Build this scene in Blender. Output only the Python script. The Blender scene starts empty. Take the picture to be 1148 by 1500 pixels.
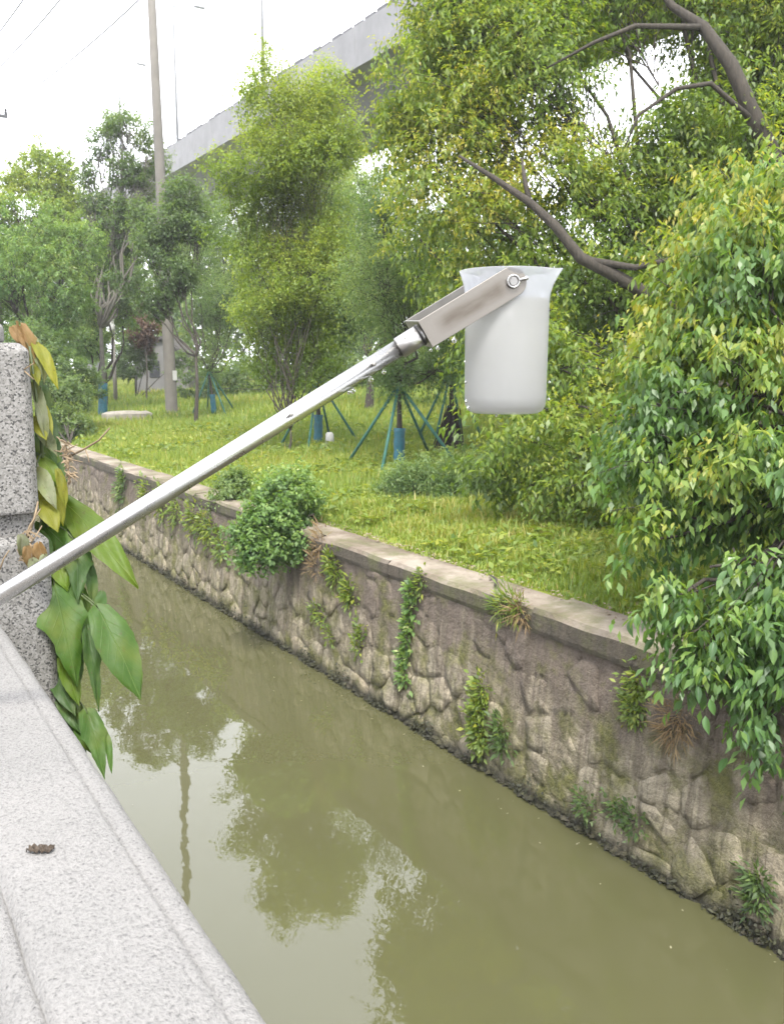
import bpy, math, random
import numpy as np
from mathutils import Vector, Matrix

random.seed(7)
D = bpy.data
scene = bpy.context.scene
C = scene.collection
R_ = math.radians

# ------------------------------------------------------------------ camera, world, sun, exposure
F_PX, PITCH, YAW = 1300.0, R_(9.18), R_(32.0)
CAM = Vector((0.0, 0.0, 3.2))                       # z = 0 is the water
cd = D.cameras.new('camera'); cam = D.objects.new('camera', cd); C.objects.link(cam)
cd.sensor_fit = 'VERTICAL'; cd.sensor_height = 24.0; cd.lens = 24.0 * F_PX / 1500.0
cd.clip_start = 0.05; cd.clip_end = 2000.0
cam.location = CAM; cam.rotation_euler = (R_(90) - PITCH, 0, -YAW)
cd.dof.use_dof = True; cd.dof.focus_distance = 1.25; cd.dof.aperture_fstop = 15.0
scene.camera = cam

SUN_EL, SUN_AZ = R_(58), R_(205)                    # azimuth clockwise from +Y
w = D.worlds.new('World'); scene.world = w; w.use_nodes = True
nt = w.node_tree; nt.nodes.clear()
sky = nt.nodes.new('ShaderNodeTexSky'); sky.sky_type = 'NISHITA'; sky.sun_disc = False
sky.sun_elevation = SUN_EL; sky.sun_rotation = SUN_AZ; sky.air_density = 1.0; sky.dust_density = 3.0
hs = nt.nodes.new('ShaderNodeHueSaturation'); hs.inputs['Saturation'].default_value = 0.10
mx = nt.nodes.new('ShaderNodeMix'); mx.data_type = 'RGBA'; mx.inputs[0].default_value = 0.65
mx.inputs[7].default_value = (9.0, 9.2, 9.9, 1)      # the even white of an overcast sky
bg = nt.nodes.new('ShaderNodeBackground'); bg.inputs[1].default_value = 0.10
wo = nt.nodes.new('ShaderNodeOutputWorld')
nt.links.new(sky.outputs[0], hs.inputs['Color']); nt.links.new(hs.outputs[0], mx.inputs[6])
nt.links.new(mx.outputs[2], bg.inputs[0]); nt.links.new(bg.outputs[0], wo.inputs[0])

sl = D.lights.new('sun', 'SUN'); so = D.objects.new('sun', sl); C.objects.link(so)
sl.energy = 1.5; sl.angle = R_(14); sl.color = (1.0, 0.95, 0.86)
sd = Vector((math.sin(SUN_AZ) * math.cos(SUN_EL), math.cos(SUN_AZ) * math.cos(SUN_EL), math.sin(SUN_EL)))
so.rotation_euler = sd.to_track_quat('Z', 'Y').to_euler(); so.location = (0, 0, 30)

vs = scene.view_settings
vs.view_transform = 'Standard'; vs.look = 'None'; vs.gamma = 1.0; vs.use_curve_mapping = False
vs.exposure = 2.3
scene.render.engine = 'CYCLES'
HAZE = 0.0009
scene.cycles.max_bounces = 8; scene.cycles.transparent_max_bounces = 8
scene.cycles.sample_clamp_indirect = 6.0

# ------------------------------------------------------------------ survey helpers
MROT = Matrix.Rotation(-YAW, 3, 'Z') @ Matrix.Rotation(R_(90) - PITCH, 3, 'X')
def sight(u, v, d):
    """surveyed point at distance d along the line of sight (photo coordinates 1148 x 1500)"""
    return CAM + MROT @ Vector(((u - 574) / F_PX, -(v - 750) / F_PX, -1.0)) * d
def zg(x, y):
    """height of the right bank"""
    t = min(max(x - 4.7, 0.0), 22.0)
    return (1.40 + 0.064 * t + 0.035 * math.sin(x * 0.9 + y * 0.35) * min(1, t / 1.5)
            + 0.03 * math.sin(y * 0.8 - x * 0.5 + 1.3) * min(1, t / 1.5))
def ground(u, v):
    lo = 4.0
    while lo < 120:
        p = sight(u, v, lo)
        if p.z <= zg(p.x, p.y): break
        lo += 0.05
    p = sight(u, v, lo)
    return Vector((p.x, p.y, zg(p.x, p.y)))
def depth_of(p):
    return -(MROT.transposed() @ (Vector(p) - CAM)).z

# ------------------------------------------------------------------ mesh helpers
def tag(o, label=None, cat=None, group=None, kind=None):
    if label: o['label'] = label
    if cat: o['category'] = cat
    if group: o['group'] = group
    if kind: o['kind'] = kind
    return o
def thing(name, label, cat, loc=(0, 0, 0), group=None):
    o = D.objects.new(name, None); C.objects.link(o); o.location = loc
    o.empty_display_size = 0.1
    return tag(o, label, cat, group)
def origin(o):
    v = Vector((0, 0, 0))
    while o is not None:
        v += o.location; o = o.parent
    return v
def link(name, me, mat, parent=None, smooth=True):
    if mat is not None: me.materials.append(mat)
    if smooth and len(me.polygons):
        lt = np.zeros(len(me.polygons), dtype=np.int32); me.polygons.foreach_get('loop_total', lt)
        me.polygons.foreach_set('use_smooth', lt <= 4)
    o = D.objects.new(name, me); C.objects.link(o)
    if parent is not None: o.parent = parent
    return o
class MB:
    def __init__(s): s.v = []; s.f = []
    def add(s, vs, fs):
        n = len(s.v); s.v += [tuple(p) for p in vs]; s.f += [tuple(i + n for i in f) for f in fs]; return s
    def box(s, lo, hi, bev=0.0):
        x0, y0, z0 = lo; x1, y1, z1 = hi
        s.add([(x0,y0,z0),(x1,y0,z0),(x1,y1,z0),(x0,y1,z0),(x0,y0,z1),(x1,y0,z1),(x1,y1,z1),(x0,y1,z1)],
              [(3,2,1,0),(4,5,6,7),(0,1,5,4),(1,2,6,5),(2,3,7,6),(3,0,4,7)]); return s
    def tube(s, pts, rad, sides=8, caps=True):
        pts = [Vector(p) for p in pts]; n = len(pts)
        if not hasattr(rad, '__len__'): rad = [rad] * n
        vs, fs = [], []; ref = None
        for i, p in enumerate(pts):
            t = (pts[min(i + 1, n - 1)] - pts[max(i - 1, 0)])
            t = t.normalized() if t.length > 1e-9 else Vector((0, 0, 1))
            if ref is None: ref = Vector((1, 0, 0)) if abs(t.x) < 0.8 else Vector((0, 1, 0))
            a = (ref - t * ref.dot(t)).normalized(); b = t.cross(a); ref = a
            for k in range(sides):
                q = 2 * math.pi * k / sides
                vs.append(p + (a * math.cos(q) + b * math.sin(q)) * rad[i])
        for i in range(n - 1):
            for k in range(sides):
                k2 = (k + 1) % sides
                fs.append((i*sides+k, i*sides+k2, (i+1)*sides+k2, (i+1)*sides+k))
        if caps:
            fs.append(tuple(reversed(range(sides)))); fs.append(tuple((n-1)*sides + k for k in range(sides)))
        return s.add(vs, fs)
    def lathe(s, prof, seg=24, c=(0, 0, 0), close=False):
        vs, fs = [], []
        for (r, z) in prof:
            for k in range(seg):
                q = 2 * math.pi * k / seg
                vs.append((c[0] + r * math.cos(q), c[1] + r * math.sin(q), c[2] + z))
        m = len(prof)
        for i in range(m - 1):
            for k in range(seg):
                k2 = (k + 1) % seg
                fs.append((i*seg+k, i*seg+k2, (i+1)*seg+k2, (i+1)*seg+k))
        return s.add(vs, fs)
    def prism(s, poly, axis_fn):
        """poly = 2D outline; axis_fn(p, e) -> 3D with e = 0/1"""
        n = len(poly)
        vs = [axis_fn(p, 0) for p in poly] + [axis_fn(p, 1) for p in poly]
        fs = [tuple(reversed(range(n))), tuple(range(n, 2 * n))]
        fs += [(i, (i+1) % n, n + (i+1) % n, n + i) for i in range(n)]
        return s.add(vs, fs)
    def build(s, name, mat, parent=None, smooth=False, bevel=0.0):
        o0 = origin(parent) if parent is not None else Vector((0, 0, 0))
        me = D.meshes.new(name)
        me.from_pydata([(p[0]-o0.x, p[1]-o0.y, p[2]-o0.z) for p in s.v], [], s.f)
        me.update()
        o = link(name, me, mat, parent, smooth)
        if bevel:
            m = o.modifiers.new('bevel', 'BEVEL'); m.width = bevel; m.segments = 2; m.limit_method = 'ANGLE'; m.angle_limit = R_(40)
        return o
def np_mesh(name, V, F, tint=None):
    """V (n,3), F (m,k) same k"""
    me = D.meshes.new(name)
    V = np.ascontiguousarray(V, dtype=np.float32); F = np.ascontiguousarray(F, dtype=np.int32)
    m, k = F.shape
    me.vertices.add(len(V)); me.vertices.foreach_set('co', V.ravel())
    me.loops.add(m * k); me.loops.foreach_set('vertex_index', F.ravel())
    me.polygons.add(m); me.polygons.foreach_set('loop_start', np.arange(0, m * k, k, dtype=np.int32))
    if tint is not None:
        at = me.attributes.new('tint', 'FLOAT', 'FACE'); at.data.foreach_set('value', np.ascontiguousarray(tint, dtype=np.float32))
    me.update(calc_edges=True)
    return me

# ------------------------------------------------------------------ materials
def newmat(name):
    m = D.materials.new(name); m.use_nodes = True
    nt = m.node_tree
    b = nt.nodes['Principled BSDF']
    return m, nt, b
def N(nt, typ, **kw):
    n = nt.nodes.new(typ)
    for k, v in kw.items():
        if hasattr(n, k): setattr(n, k, v)
        else: n.inputs[k.replace('_', ' ')].default_value = v
    return n
def pos_scaled(nt, scale, obj=False):
    g = nt.nodes.new('ShaderNodeTexCoord' if obj else 'ShaderNodeNewGeometry')
    mp = nt.nodes.new('ShaderNodeMapping'); mp.inputs['Scale'].default_value = scale
    nt.links.new(g.outputs['Object' if obj else 'Position'], mp.inputs['Vector'])
    return mp.outputs[0]
def noise(nt, vec, scale=5, detail=4, rough=0.55, dist=0.0):
    n = N(nt, 'ShaderNodeTexNoise', Scale=scale, Detail=detail, Roughness=rough, Distortion=dist)
    nt.links.new(vec, n.inputs['Vector']); return n.outputs['Fac']
def ramp(nt, fac, stops, interp='LINEAR'):
    r = nt.nodes.new('ShaderNodeValToRGB'); r.color_ramp.interpolation = interp
    e = r.color_ramp.elements
    while len(e) < len(stops): e.new(0.5)
    for el, (p, c) in zip(e, stops):
        el.position = p; el.color = (c[0], c[1], c[2], 1) if hasattr(c, '__len__') else (c, c, c, 1)
    nt.links.new(fac, r.inputs[0]); return r.outputs[0]
def mixc(nt, fac, a, b, mode='MIX'):
    m = nt.nodes.new('ShaderNodeMix'); m.data_type = 'RGBA'; m.blend_type = mode
    for sock, v in ((m.inputs[0], fac), (m.inputs[6], a), (m.inputs[7], b)):
        if isinstance(v, (int, float)): sock.default_value = v
        elif isinstance(v, tuple): sock.default_value = (v[0], v[1], v[2], 1)
        else: nt.links.new(v, sock)
    return m.outputs[2]
def math_(nt, op, a, b=0.0, clamp=False):
    m = nt.nodes.new('ShaderNodeMath'); m.operation = op; m.use_clamp = clamp
    for sock, v in ((m.inputs[0], a), (m.inputs[1], b)):
        if isinstance(v, (int, float)): sock.default_value = v
        else: nt.links.new(v, sock)
    return m.outputs[0]
def bump(nt, b, height, strength=0.3, dist=0.01):
    n = N(nt, 'ShaderNodeBump', Strength=strength, Distance=dist)
    nt.links.new(height, n.inputs['Height']); nt.links.new(n.outputs[0], b.inputs['Normal'])
    return n
def leaf_mat(name, stops, rough=0.45, trans=0.35, per_object=False, spec=0.5):
    m, nt, b = newmat(name)
    if per_object: f = nt.nodes.new('ShaderNodeObjectInfo').outputs['Random']
    else: f = N(nt, 'ShaderNodeAttribute', attribute_name='tint').outputs['Fac']
    col = ramp(nt, f, stops)
    b.inputs['Roughness'].default_value = rough; b.inputs['Specular IOR Level'].default_value = spec
    nt.links.new(col, b.inputs['Base Color'])
    t = nt.nodes.new('ShaderNodeBsdfTranslucent')
    tc = mixc(nt, 1.0, col, (1.6, 1.5, 0.7), 'MULTIPLY')
    nt.links.new(tc, t.inputs['Color'])
    ms = nt.nodes.new('ShaderNodeMixShader'); ms.inputs[0].default_value = trans
    nt.links.new(b.outputs[0], ms.inputs[1]); nt.links.new(t.outputs[0], ms.inputs[2])
    nt.links.new(ms.outputs[0], nt.nodes['Material Output'].inputs['Surface'])
    return m
def simple(name, col, rough=0.6, metal=0.0, var=0.15, scale=8, bmp=0.0, spec=0.5):
    col = tuple(c * 0.47 for c in col)
    m, nt, b = newmat(name)
    v = pos_scaled(nt, (1, 1, 1))
    n = noise(nt, v, scale, 5)
    lo = tuple(c * (1 - var) for c in col); hi = tuple(min(1, c * (1 + var)) for c in col)
    nt.links.new(ramp(nt, n, [(0.3, lo), (0.7, hi)]), b.inputs['Base Color'])
    b.inputs['Roughness'].default_value = rough; b.inputs['Metallic'].default_value = metal
    b.inputs['Specular IOR Level'].default_value = spec
    if bmp: bump(nt, b, noise(nt, v, scale * 6, 4), bmp, 0.01)
    return m

M = {}
# foliage palettes (tint 0 = old dark leaf, 1 = young leaf / flower)
M['camphor'] = leaf_mat('camphor_leaf', [(0.0, (0.07, 0.122, 0.024)), (0.35, (0.118, 0.19, 0.03)), (0.65, (0.18, 0.235, 0.034)), (0.88, (0.25, 0.275, 0.038)), (1.0, (0.33, 0.3, 0.055))], 0.42, 0.52)
M['camphor_near'] = leaf_mat('camphor_leaf_near', [(0.0, (0.048, 0.105, 0.03)), (0.4, (0.085, 0.165, 0.036)), (0.65, (0.14, 0.215, 0.036)), (0.88, (0.21, 0.245, 0.038)), (1.0, (0.28, 0.265, 0.05))], 0.40, 0.46)
M['camphor_each'] = leaf_mat('camphor_leaf_each', [(0.0, (0.05, 0.11, 0.036)), (0.6, (0.085, 0.17, 0.048)), (1.0, (0.13, 0.22, 0.055))], 0.36, 0.4, per_object=True)
M['willow'] = leaf_mat('greygreen_leaf', [(0.0, (0.0706, 0.1333, 0.047)), (0.5, (0.1411, 0.2195, 0.0784)), (0.85, (0.2509, 0.3136, 0.1333)), (1.0, (0.3763, 0.4234, 0.1568))], 0.5, 0.5)
M['bright'] = leaf_mat('bright_leaf', [(0.0, (0.0772, 0.1323, 0.0198)), (0.5, (0.1543, 0.2259, 0.0339)), (1.0, (0.2755, 0.3196, 0.048))], 0.5, 0.52)
M['dark'] = leaf_mat('dark_leaf', [(0.0, (0.055, 0.098, 0.034)), (0.6, (0.098, 0.16, 0.052)), (1.0, (0.17, 0.235, 0.075))], 0.5, 0.5)
M['pale'] = leaf_mat('pale_leaf', [(0.0, (0.063, 0.1323, 0.0378)), (0.6, (0.126, 0.2142, 0.0515)), (0.88, (0.2142, 0.2961, 0.0756)), (1.0, (0.4032, 0.4536, 0.2268))], 0.45, 0.48)
M['red'] = leaf_mat('red_leaf', [(0.0, (0.063, 0.0315, 0.0225)), (1.0, (0.135, 0.081, 0.045))], 0.5, 0.3)
M['grass'] = leaf_mat('grass_blade', [(0.0, (0.07, 0.125, 0.02)), (0.45, (0.145, 0.215, 0.032)), (0.8, (0.225, 0.265, 0.042)), (1.0, (0.34, 0.29, 0.1))], 0.55, 0.42)
M['weed'] = leaf_mat('weed_leaf', [(0.0, (0.0621, 0.1139, 0.0207)), (0.6, (0.1449, 0.207, 0.0311)), (1.0, (0.2587, 0.2795, 0.0419))], 0.5, 0.42)
M['algae'] = leaf_mat('algae', [(0.0, (0.016, 0.0176, 0.0096)), (0.7, (0.044, 0.0464, 0.0176)), (1.0, (0.072, 0.08, 0.024))], 0.7, 0.1)
M['dry'] = leaf_mat('dry_leaf', [(0.0, (0.112, 0.063, 0.028)), (1.0, (0.252, 0.182, 0.084))], 0.7, 0.2)

def bark(name, c0, c1):
    m, nt, b = newmat(name)
    v = pos_scaled(nt, (1, 1, 0.25))
    n = noise(nt, v, 30, 6, 0.65)
    nt.links.new(ramp(nt, n, [(0.3, c0), (0.7, c1)]), b.inputs['Base Color'])
    b.inputs['Roughness'].default_value = 0.9
    bump(nt, b, n, 0.7, 0.02)
    return m
M['bark'] = bark('bark', (0.015, 0.012, 0.009), (0.045, 0.037, 0.027))
M['bark_grey'] = bark('bark_grey', (0.06, 0.056, 0.047), (0.135, 0.125, 0.105))
M['blue'] = simple('blue_wrap', (0.015, 0.17, 0.24), 0.6, var=0.3, scale=15)
M['stake'] = simple('green_stake', (0.05, 0.22, 0.17), 0.7, var=0.3, scale=12)

def concrete(name, c, streak=0.5, scale=1.0):
    c = tuple(x * 0.46 for x in c)
    m, nt, b = newmat(name)
    n1 = noise(nt, pos_scaled(nt, (1, 1, 1)), 2.5 * scale, 6, 0.6)
    n2 = noise(nt, pos_scaled(nt, (3, 3, 0.25)), 2.0 * scale, 5, 0.6)
    a = ramp(nt, n1, [(0.3, tuple(x * 0.82 for x in c)), (0.7, tuple(x * 1.12 for x in c))])
    d = ramp(nt, n2, [(0.42, 0.0), (0.62, 1.0)])
    col = mixc(nt, math_(nt, 'MULTIPLY', d, streak * 0.5), a, tuple(x * 0.55 for x in c))
    nt.links.new(col, b.inputs['Base Color']); b.inputs['Roughness'].default_value = 0.85
    bump(nt, b, noise(nt, pos_scaled(nt, (1, 1, 1)), 60 * scale, 5), 0.35, 0.01)
    return m
M['pole'] = concrete('pole_concrete', (0.27, 0.25, 0.22), 0.3)
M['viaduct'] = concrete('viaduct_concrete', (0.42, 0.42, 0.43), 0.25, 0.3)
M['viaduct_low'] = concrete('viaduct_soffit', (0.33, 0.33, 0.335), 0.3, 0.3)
M['hut'] = concrete('hut_wall', (0.27, 0.265, 0.26), 0.5, 0.6)
M['darkmetal'] = simple('dark_metal', (0.10, 0.10, 0.11), 0.6)
M['lampgrey'] = simple('lamp_grey', (0.33, 0.34, 0.35), 0.5)
M['white_paint'] = simple('white_paint', (0.68, 0.68, 0.66), 0.6, var=0.08)
M['paleroc'] = simple('pale_rock', (0.46, 0.42, 0.36), 0.9, var=0.25, scale=6, bmp=0.6)
M['roof'] = simple('roof_tile', (0.13, 0.12, 0.115), 0.8, var=0.25)
M['glass_dark'] = simple('dark_window', (0.03, 0.035, 0.04), 0.15)
M['brush'] = simple('dry_brush', (0.055, 0.042, 0.042), 0.95, var=0.4, scale=25)

# wall stone / mortar: weathering is real dirt in streaks, moss and a wet tide band
def wall_mat(name, tan, purple, mortar=False):
    m, nt, b = newmat(name)
    geo = nt.nodes.new('ShaderNodeNewGeometry')
    sep = nt.nodes.new('ShaderNodeSeparateXYZ'); nt.links.new(geo.outputs['Position'], sep.inputs[0])
    z = sep.outputs['Z']
    p1 = pos_scaled(nt, (1, 1, 1))
    fine = noise(nt, p1, 22, 7, 0.62)
    mid = noise(nt, p1, 5, 5, 0.6)
    streak = noise(nt, pos_scaled(nt, (1, 7, 0.7)), 1.6, 6, 0.62, 0.4)
    streak2 = noise(nt, pos_scaled(nt, (1, 22, 1.2)), 1.5, 5, 0.6, 0.5)
    base = ramp(nt, mid, [(0.3, tuple(c * 0.80 for c in tan)), (0.7, tuple(c * 1.15 for c in tan))])
    if not mortar:
        oi = nt.nodes.new('ShaderNodeObjectInfo')
        base = mixc(nt, 0.5, base, ramp(nt, oi.outputs['Random'], [(0.0, tuple(c * 0.8 for c in tan)), (0.5, tan), (0.8, (tan[0]*1.1, tan[1]*1.07, tan[2]*1.05)), (1.0, (tan[0]*0.92, tan[1]*0.84, tan[2]*0.85))]))
    base = mixc(nt, 0.55, base, ramp(nt, fine, [(0.3, 0.62), (0.7, 1.25)]), 'MULTIPLY')
    # purple-brown run-off from the coping, stronger high up
    up = N(nt, 'ShaderNodeMapRange'); up.inputs[1].default_value = 0.25; up.inputs[2].default_value = 1.15
    nt.links.new(z, up.inputs[0])
    f = math_(nt, 'ADD', math_(nt, 'MULTIPLY', up.outputs[0], 0.55), math_(nt, 'SUBTRACT', streak, 0.42))
    f = ramp(nt, f, [(0.22, 0.0), (0.55, 0.85)])
    col = mixc(nt, f, base, mixc(nt, 0.6, purple, ramp(nt, streak2, [(0.35, 0.55), (0.65, 1.2)]), 'MULTIPLY'))
    col = mixc(nt, ramp(nt, streak2, [(0.50, 0.0), (0.68, 0.65)]), col, (0.060, 0.048, 0.036))
    st3 = noise(nt, pos_scaled(nt, (1, 3.2, 0.30)), 1.4, 7, 0.7, 0.6)
    col = mixc(nt, ramp(nt, st3, [(.50, 0.0), (.64, .6)]), col, ramp(nt, fine, [(.3, (.045, .038, .024)), (.7, (.095, .080, .052))]))
    # moss
    ms = math_(nt, 'ADD', noise(nt, p1, 3.1, 6, 0.65), math_(nt, 'MULTIPLY', math_(nt, 'SUBTRACT', 0.7, z), 0.10))
    mf = ramp(nt, ms, [(0.47, 0.0), (0.64, 0.85 if mortar else 0.70)])
    col = mixc(nt, mf, col, ramp(nt, fine, [(0.3, (0.05, 0.055, 0.015)), (0.7, (0.15, 0.15, 0.04))]))
    # wet tide band
    wet = math_(nt, 'ADD', z, math_(nt, 'MULTIPLY', math_(nt, 'SUBTRACT', mid, 0.5), 0.18))
    wf = ramp(nt, wet, [(0.03, 0.9), (0.13, 0.0)])
    col = mixc(nt, wf, col, (0.022, 0.022, 0.016))
    nt.links.new(col, b.inputs['Base Color'])
    b.inputs['Roughness'].default_value = 0.9; b.inputs['Specular IOR Level'].default_value = 0.3
    h = math_(nt, 'ADD', math_(nt, 'MULTIPLY', fine, 0.6), math_(nt, 'MULTIPLY', noise(nt, p1, 70, 5, 0.6), 0.4))
    big = noise(nt, p1, 9, 6, 0.7)
    h = math_(nt, 'ADD', h, math_(nt, 'MULTIPLY', big, 1.2))
    bump(nt, b, h, 1.0, 0.045)
    return m
M['wallstone'] = wall_mat('wall_stone', (0.315, 0.278, 0.205), (0.130, 0.102, 0.087))
M['mortar'] = wall_mat('wall_mortar', (0.235, 0.205, 0.145), (0.125, 0.098, 0.083), True)

def coping_mat():
    m, nt, b = newmat('coping_concrete')
    p = pos_scaled(nt, (1, 1, 1))
    geo = nt.nodes.new('ShaderNodeNewGeometry')
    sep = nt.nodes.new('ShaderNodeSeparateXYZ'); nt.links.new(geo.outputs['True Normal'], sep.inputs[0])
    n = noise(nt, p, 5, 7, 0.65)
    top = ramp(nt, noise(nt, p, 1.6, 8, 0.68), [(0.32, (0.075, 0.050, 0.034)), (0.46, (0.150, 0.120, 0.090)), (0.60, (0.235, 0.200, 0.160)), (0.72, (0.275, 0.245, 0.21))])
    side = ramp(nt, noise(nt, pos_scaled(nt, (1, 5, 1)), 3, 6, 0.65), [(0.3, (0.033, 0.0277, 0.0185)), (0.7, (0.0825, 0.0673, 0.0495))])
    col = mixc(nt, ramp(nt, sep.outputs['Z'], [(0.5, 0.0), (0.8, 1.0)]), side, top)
    mf = ramp(nt, noise(nt, p, 2.3, 7, 0.72), [(0.48, 0.0), (0.66, 0.75)])
    col = mixc(nt, mf, col, (0.075, 0.085, 0.02))
    nt.links.new(col, b.inputs['Base Color']); b.inputs['Roughness'].default_value = 0.92
    bump(nt, b, noise(nt, p, 35, 7, 0.65), 0.9, 0.025)
    return m
M['coping'] = coping_mat()

def granite(name, post):
    m, nt, b = newmat(name)
    p = pos_scaled(nt, (1, 1, 1))
    if post:
        v = N(nt, 'ShaderNodeTexVoronoi', Scale=320.0); nt.links.new(p, v.inputs['Vector'])
        sp = nt.nodes.new('ShaderNodeSeparateColor'); nt.links.new(v.outputs['Color'], sp.inputs[0])
        col = ramp(nt, sp.outputs[0], [(0.0, (0.0211, 0.0211, 0.0211)), (0.14, (0.0528, 0.0502, 0.0475)), (0.24, (0.1162, 0.1109, 0.103)), (0.6, (0.1531, 0.1478, 0.1399)), (1.0, (0.2006, 0.1954, 0.1874))])
        nn = noise(nt, p, 175, 3, 0.6)
        col = mixc(nt, ramp(nt, nn, [(0.60, 0.0), (0.66, 0.75)]), col, (0.05, 0.048, 0.048))
        big = noise(nt, p, 9, 4)
        col = mixc(nt, 0.5, col, ramp(nt, big, [(0.3, 0.8), (0.7, 1.1)]), 'MULTIPLY')
        nt.links.new(col, b.inputs['Base Color']); b.inputs['Roughness'].default_value = 0.7
        bump(nt, b, nn, 0.35, 0.003)
    else:
        grain = noise(nt, pos_scaled(nt, (1.0, 0.8, 1)), 330, 4, 0.66)
        big = noise(nt, p, 7, 5, 0.6)
        col = ramp(nt, grain, [(0.30, (0.065, 0.064, 0.063)), (0.40, (0.150, 0.148, 0.144)), (0.53, (0.188, 0.185, 0.180)), (0.75, (0.212, 0.209, 0.203))])
        col = mixc(nt, 0.6, col, ramp(nt, big, [(0.3, (0.86, 0.85, 0.84)), (0.5, (1.0, 0.985, 0.975)), (0.75, (1.08, 1.05, 1.04))]), 'MULTIPLY')
        sc = noise(nt, p, 95, 3, 0.5)
        col = mixc(nt, ramp(nt, sc, [(0.68, 0.0), (0.74, 0.6)]), col, (0.085, 0.083, 0.083))
        nt.links.new(col, b.inputs['Base Color']); b.inputs['Roughness'].default_value = 0.8
        h = math_(nt, 'ADD', grain, math_(nt, 'MULTIPLY', noise(nt, p, 60, 4), 0.7))
        bump(nt, b, h, 0.75, 0.006)
    return m
M['granite_post'] = granite('granite_speckled', True)
M['granite_rail'] = granite('granite_hammered', False)

def ground_mat():
    m, nt, b = newmat('bank_soil')
    p = pos_scaled(nt, (1, 1, 1))
    n = noise(nt, p, 1.2, 7, 0.65); n2 = noise(nt, p, 9, 6, 0.65)
    col = ramp(nt, n, [(0.3, (0.085, 0.115, 0.018)), (0.5, (0.135, 0.165, 0.024)), (0.7, (0.18, 0.19, 0.035))])
    col = mixc(nt, ramp(nt, n2, [(0.52, 0.0), (0.66, 0.7)]), col, (0.13, 0.095, 0.05))
    nt.links.new(col, b.inputs['Base Color']); b.inputs['Roughness'].default_value = 1.0
    b.inputs['Specular IOR Level'].default_value = 0.1
    bump(nt, b, n2, 1.0, 0.06)
    return m
M['ground'] = ground_mat()
M['path'] = concrete('path_paving', (0.35, 0.33, 0.31), 0.2)

def water_mat():
    m, nt, b = newmat('murky_water')
    p = pos_scaled(nt, (1, 1, 1))
    n = noise(nt, p, 0.35, 4, 0.5)
    nt.links.new(ramp(nt, n, [(0.3, (0.055, 0.055, 0.025)), (0.7, (0.064, 0.063, 0.030))]), b.inputs['Base Color'])
    b.inputs['Roughness'].default_value = 0.012; b.inputs['IOR'].default_value = 1.53
    a = noise(nt, pos_scaled(nt, (1, 0.6, 1)), 2.2, 2, 0.4)
    c = noise(nt, pos_scaled(nt, (1, 0.7, 1)), 9.0, 2, 0.5)
    h = math_(nt, 'ADD', a, math_(nt, 'MULTIPLY', c, 0.12))
    bump(nt, b, h, 0.06, 0.06)
    return m
M['water'] = water_mat()

# ------------------------------------------------------------------ the setting
def grid_sheet(name, xs, ys, zf, mat, kind='structure', parent=None):
    nx, ny = len(xs), len(ys)
    V = np.array([(x, y, zf(x, y)) for y in ys for x in xs], dtype=np.float32)
    F = np.array([(j*nx+i, j*nx+i+1, (j+1)*nx+i+1, (j+1)*nx+i) for j in range(ny-1) for i in range(nx-1)], dtype=np.int32)
    o = link(name, np_mesh(name, V, F), mat, parent)
    if kind: o['kind'] = kind
    return o
xs = [4.66] + [4.9 + 0.35 * i for i in range(62)] + [28, 32, 40, 60, 100, 200, 400, 700]
ys = [-300, -120, -60, -30, -15, -8, -4] + [-2 + 0.5 * i for i in range(100)] + [50, 55, 60, 80, 120, 200, 400, 800]
grid_sheet('ground', xs, ys, zg, M['ground'])
grid_sheet('towpath', [-700, -200, -60, -20, -8, -3, 0.36], [-300, -60, -10, 0, 10, 60, 300, 800], lambda x, y: 1.75, M['path'])
grid_sheet('water', [0.30, 1.5, 3.0, 4.45], [-300, -50, 0, 50, 800], lambda x, y: 0.0, M['water'])
# canal bed, so that the water is not a floating film
grid_sheet('canal_bed', [0.28, 4.5], [-300, 800], lambda x, y: -0.8, M['mortar'])

# ------------------------------------------------------------------ rubble retaining wall
def wx(z): return 4.20 + 0.10 * z                    # battered face
ZTOP = 1.27
wall = thing('retaining_wall', 'weathered rubble stone canal wall with moss under a concrete coping', 'wall', (4.30, 0, 0))
def vnoise(y, z, s, k=0):
    return (math.sin(y * s * 1.7 + k + 1.3 * math.sin(z * s * 1.1 + k)) + math.sin(z * s * 2.3 - y * s * 0.9 + 2.1 * k + math.sin(y * s * 0.7))) * 0.5
def mortar_out(y, z):
    hi = min(1, max(0, (z - 0.32) / 0.55))
    return 0.014 + 0.016 * hi - 0.004 * (1 - hi) + 0.010 * vnoise(y, z, 3.3, 0.7) + 0.007 * vnoise(y, z, 11, 2.2) + 0.005 * vnoise(y, z, 29, 4.2)
ysm = [-4 + 0.04 * i for i in range(int(16 / 0.04))] + [12 + 0.12 * i for i in range(250)] + [42, 60, 120, 300, 800]
zsm = [-0.8, -0.3] + [-0.05 + 0.044 * i for i in range(31)]
nz_ = len(zsm)
V = np.array([(wx(z) - (mortar_out(y, z) if y < 43 else 0.02), y, z) for y in ysm for z in zsm], dtype=np.float32)
V -= np.array([4.30, 0, 0], dtype=np.float32)
F = np.array([(j*nz_+i, j*nz_+i+1, (j+1)*nz_+i+1, (j+1)*nz_+i) for j in range(len(ysm)-1) for i in range(nz_-1)], dtype=np.int32)
link('mortar_face', np_mesh('mortar_face', V, F), M['mortar'], wall)

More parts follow.
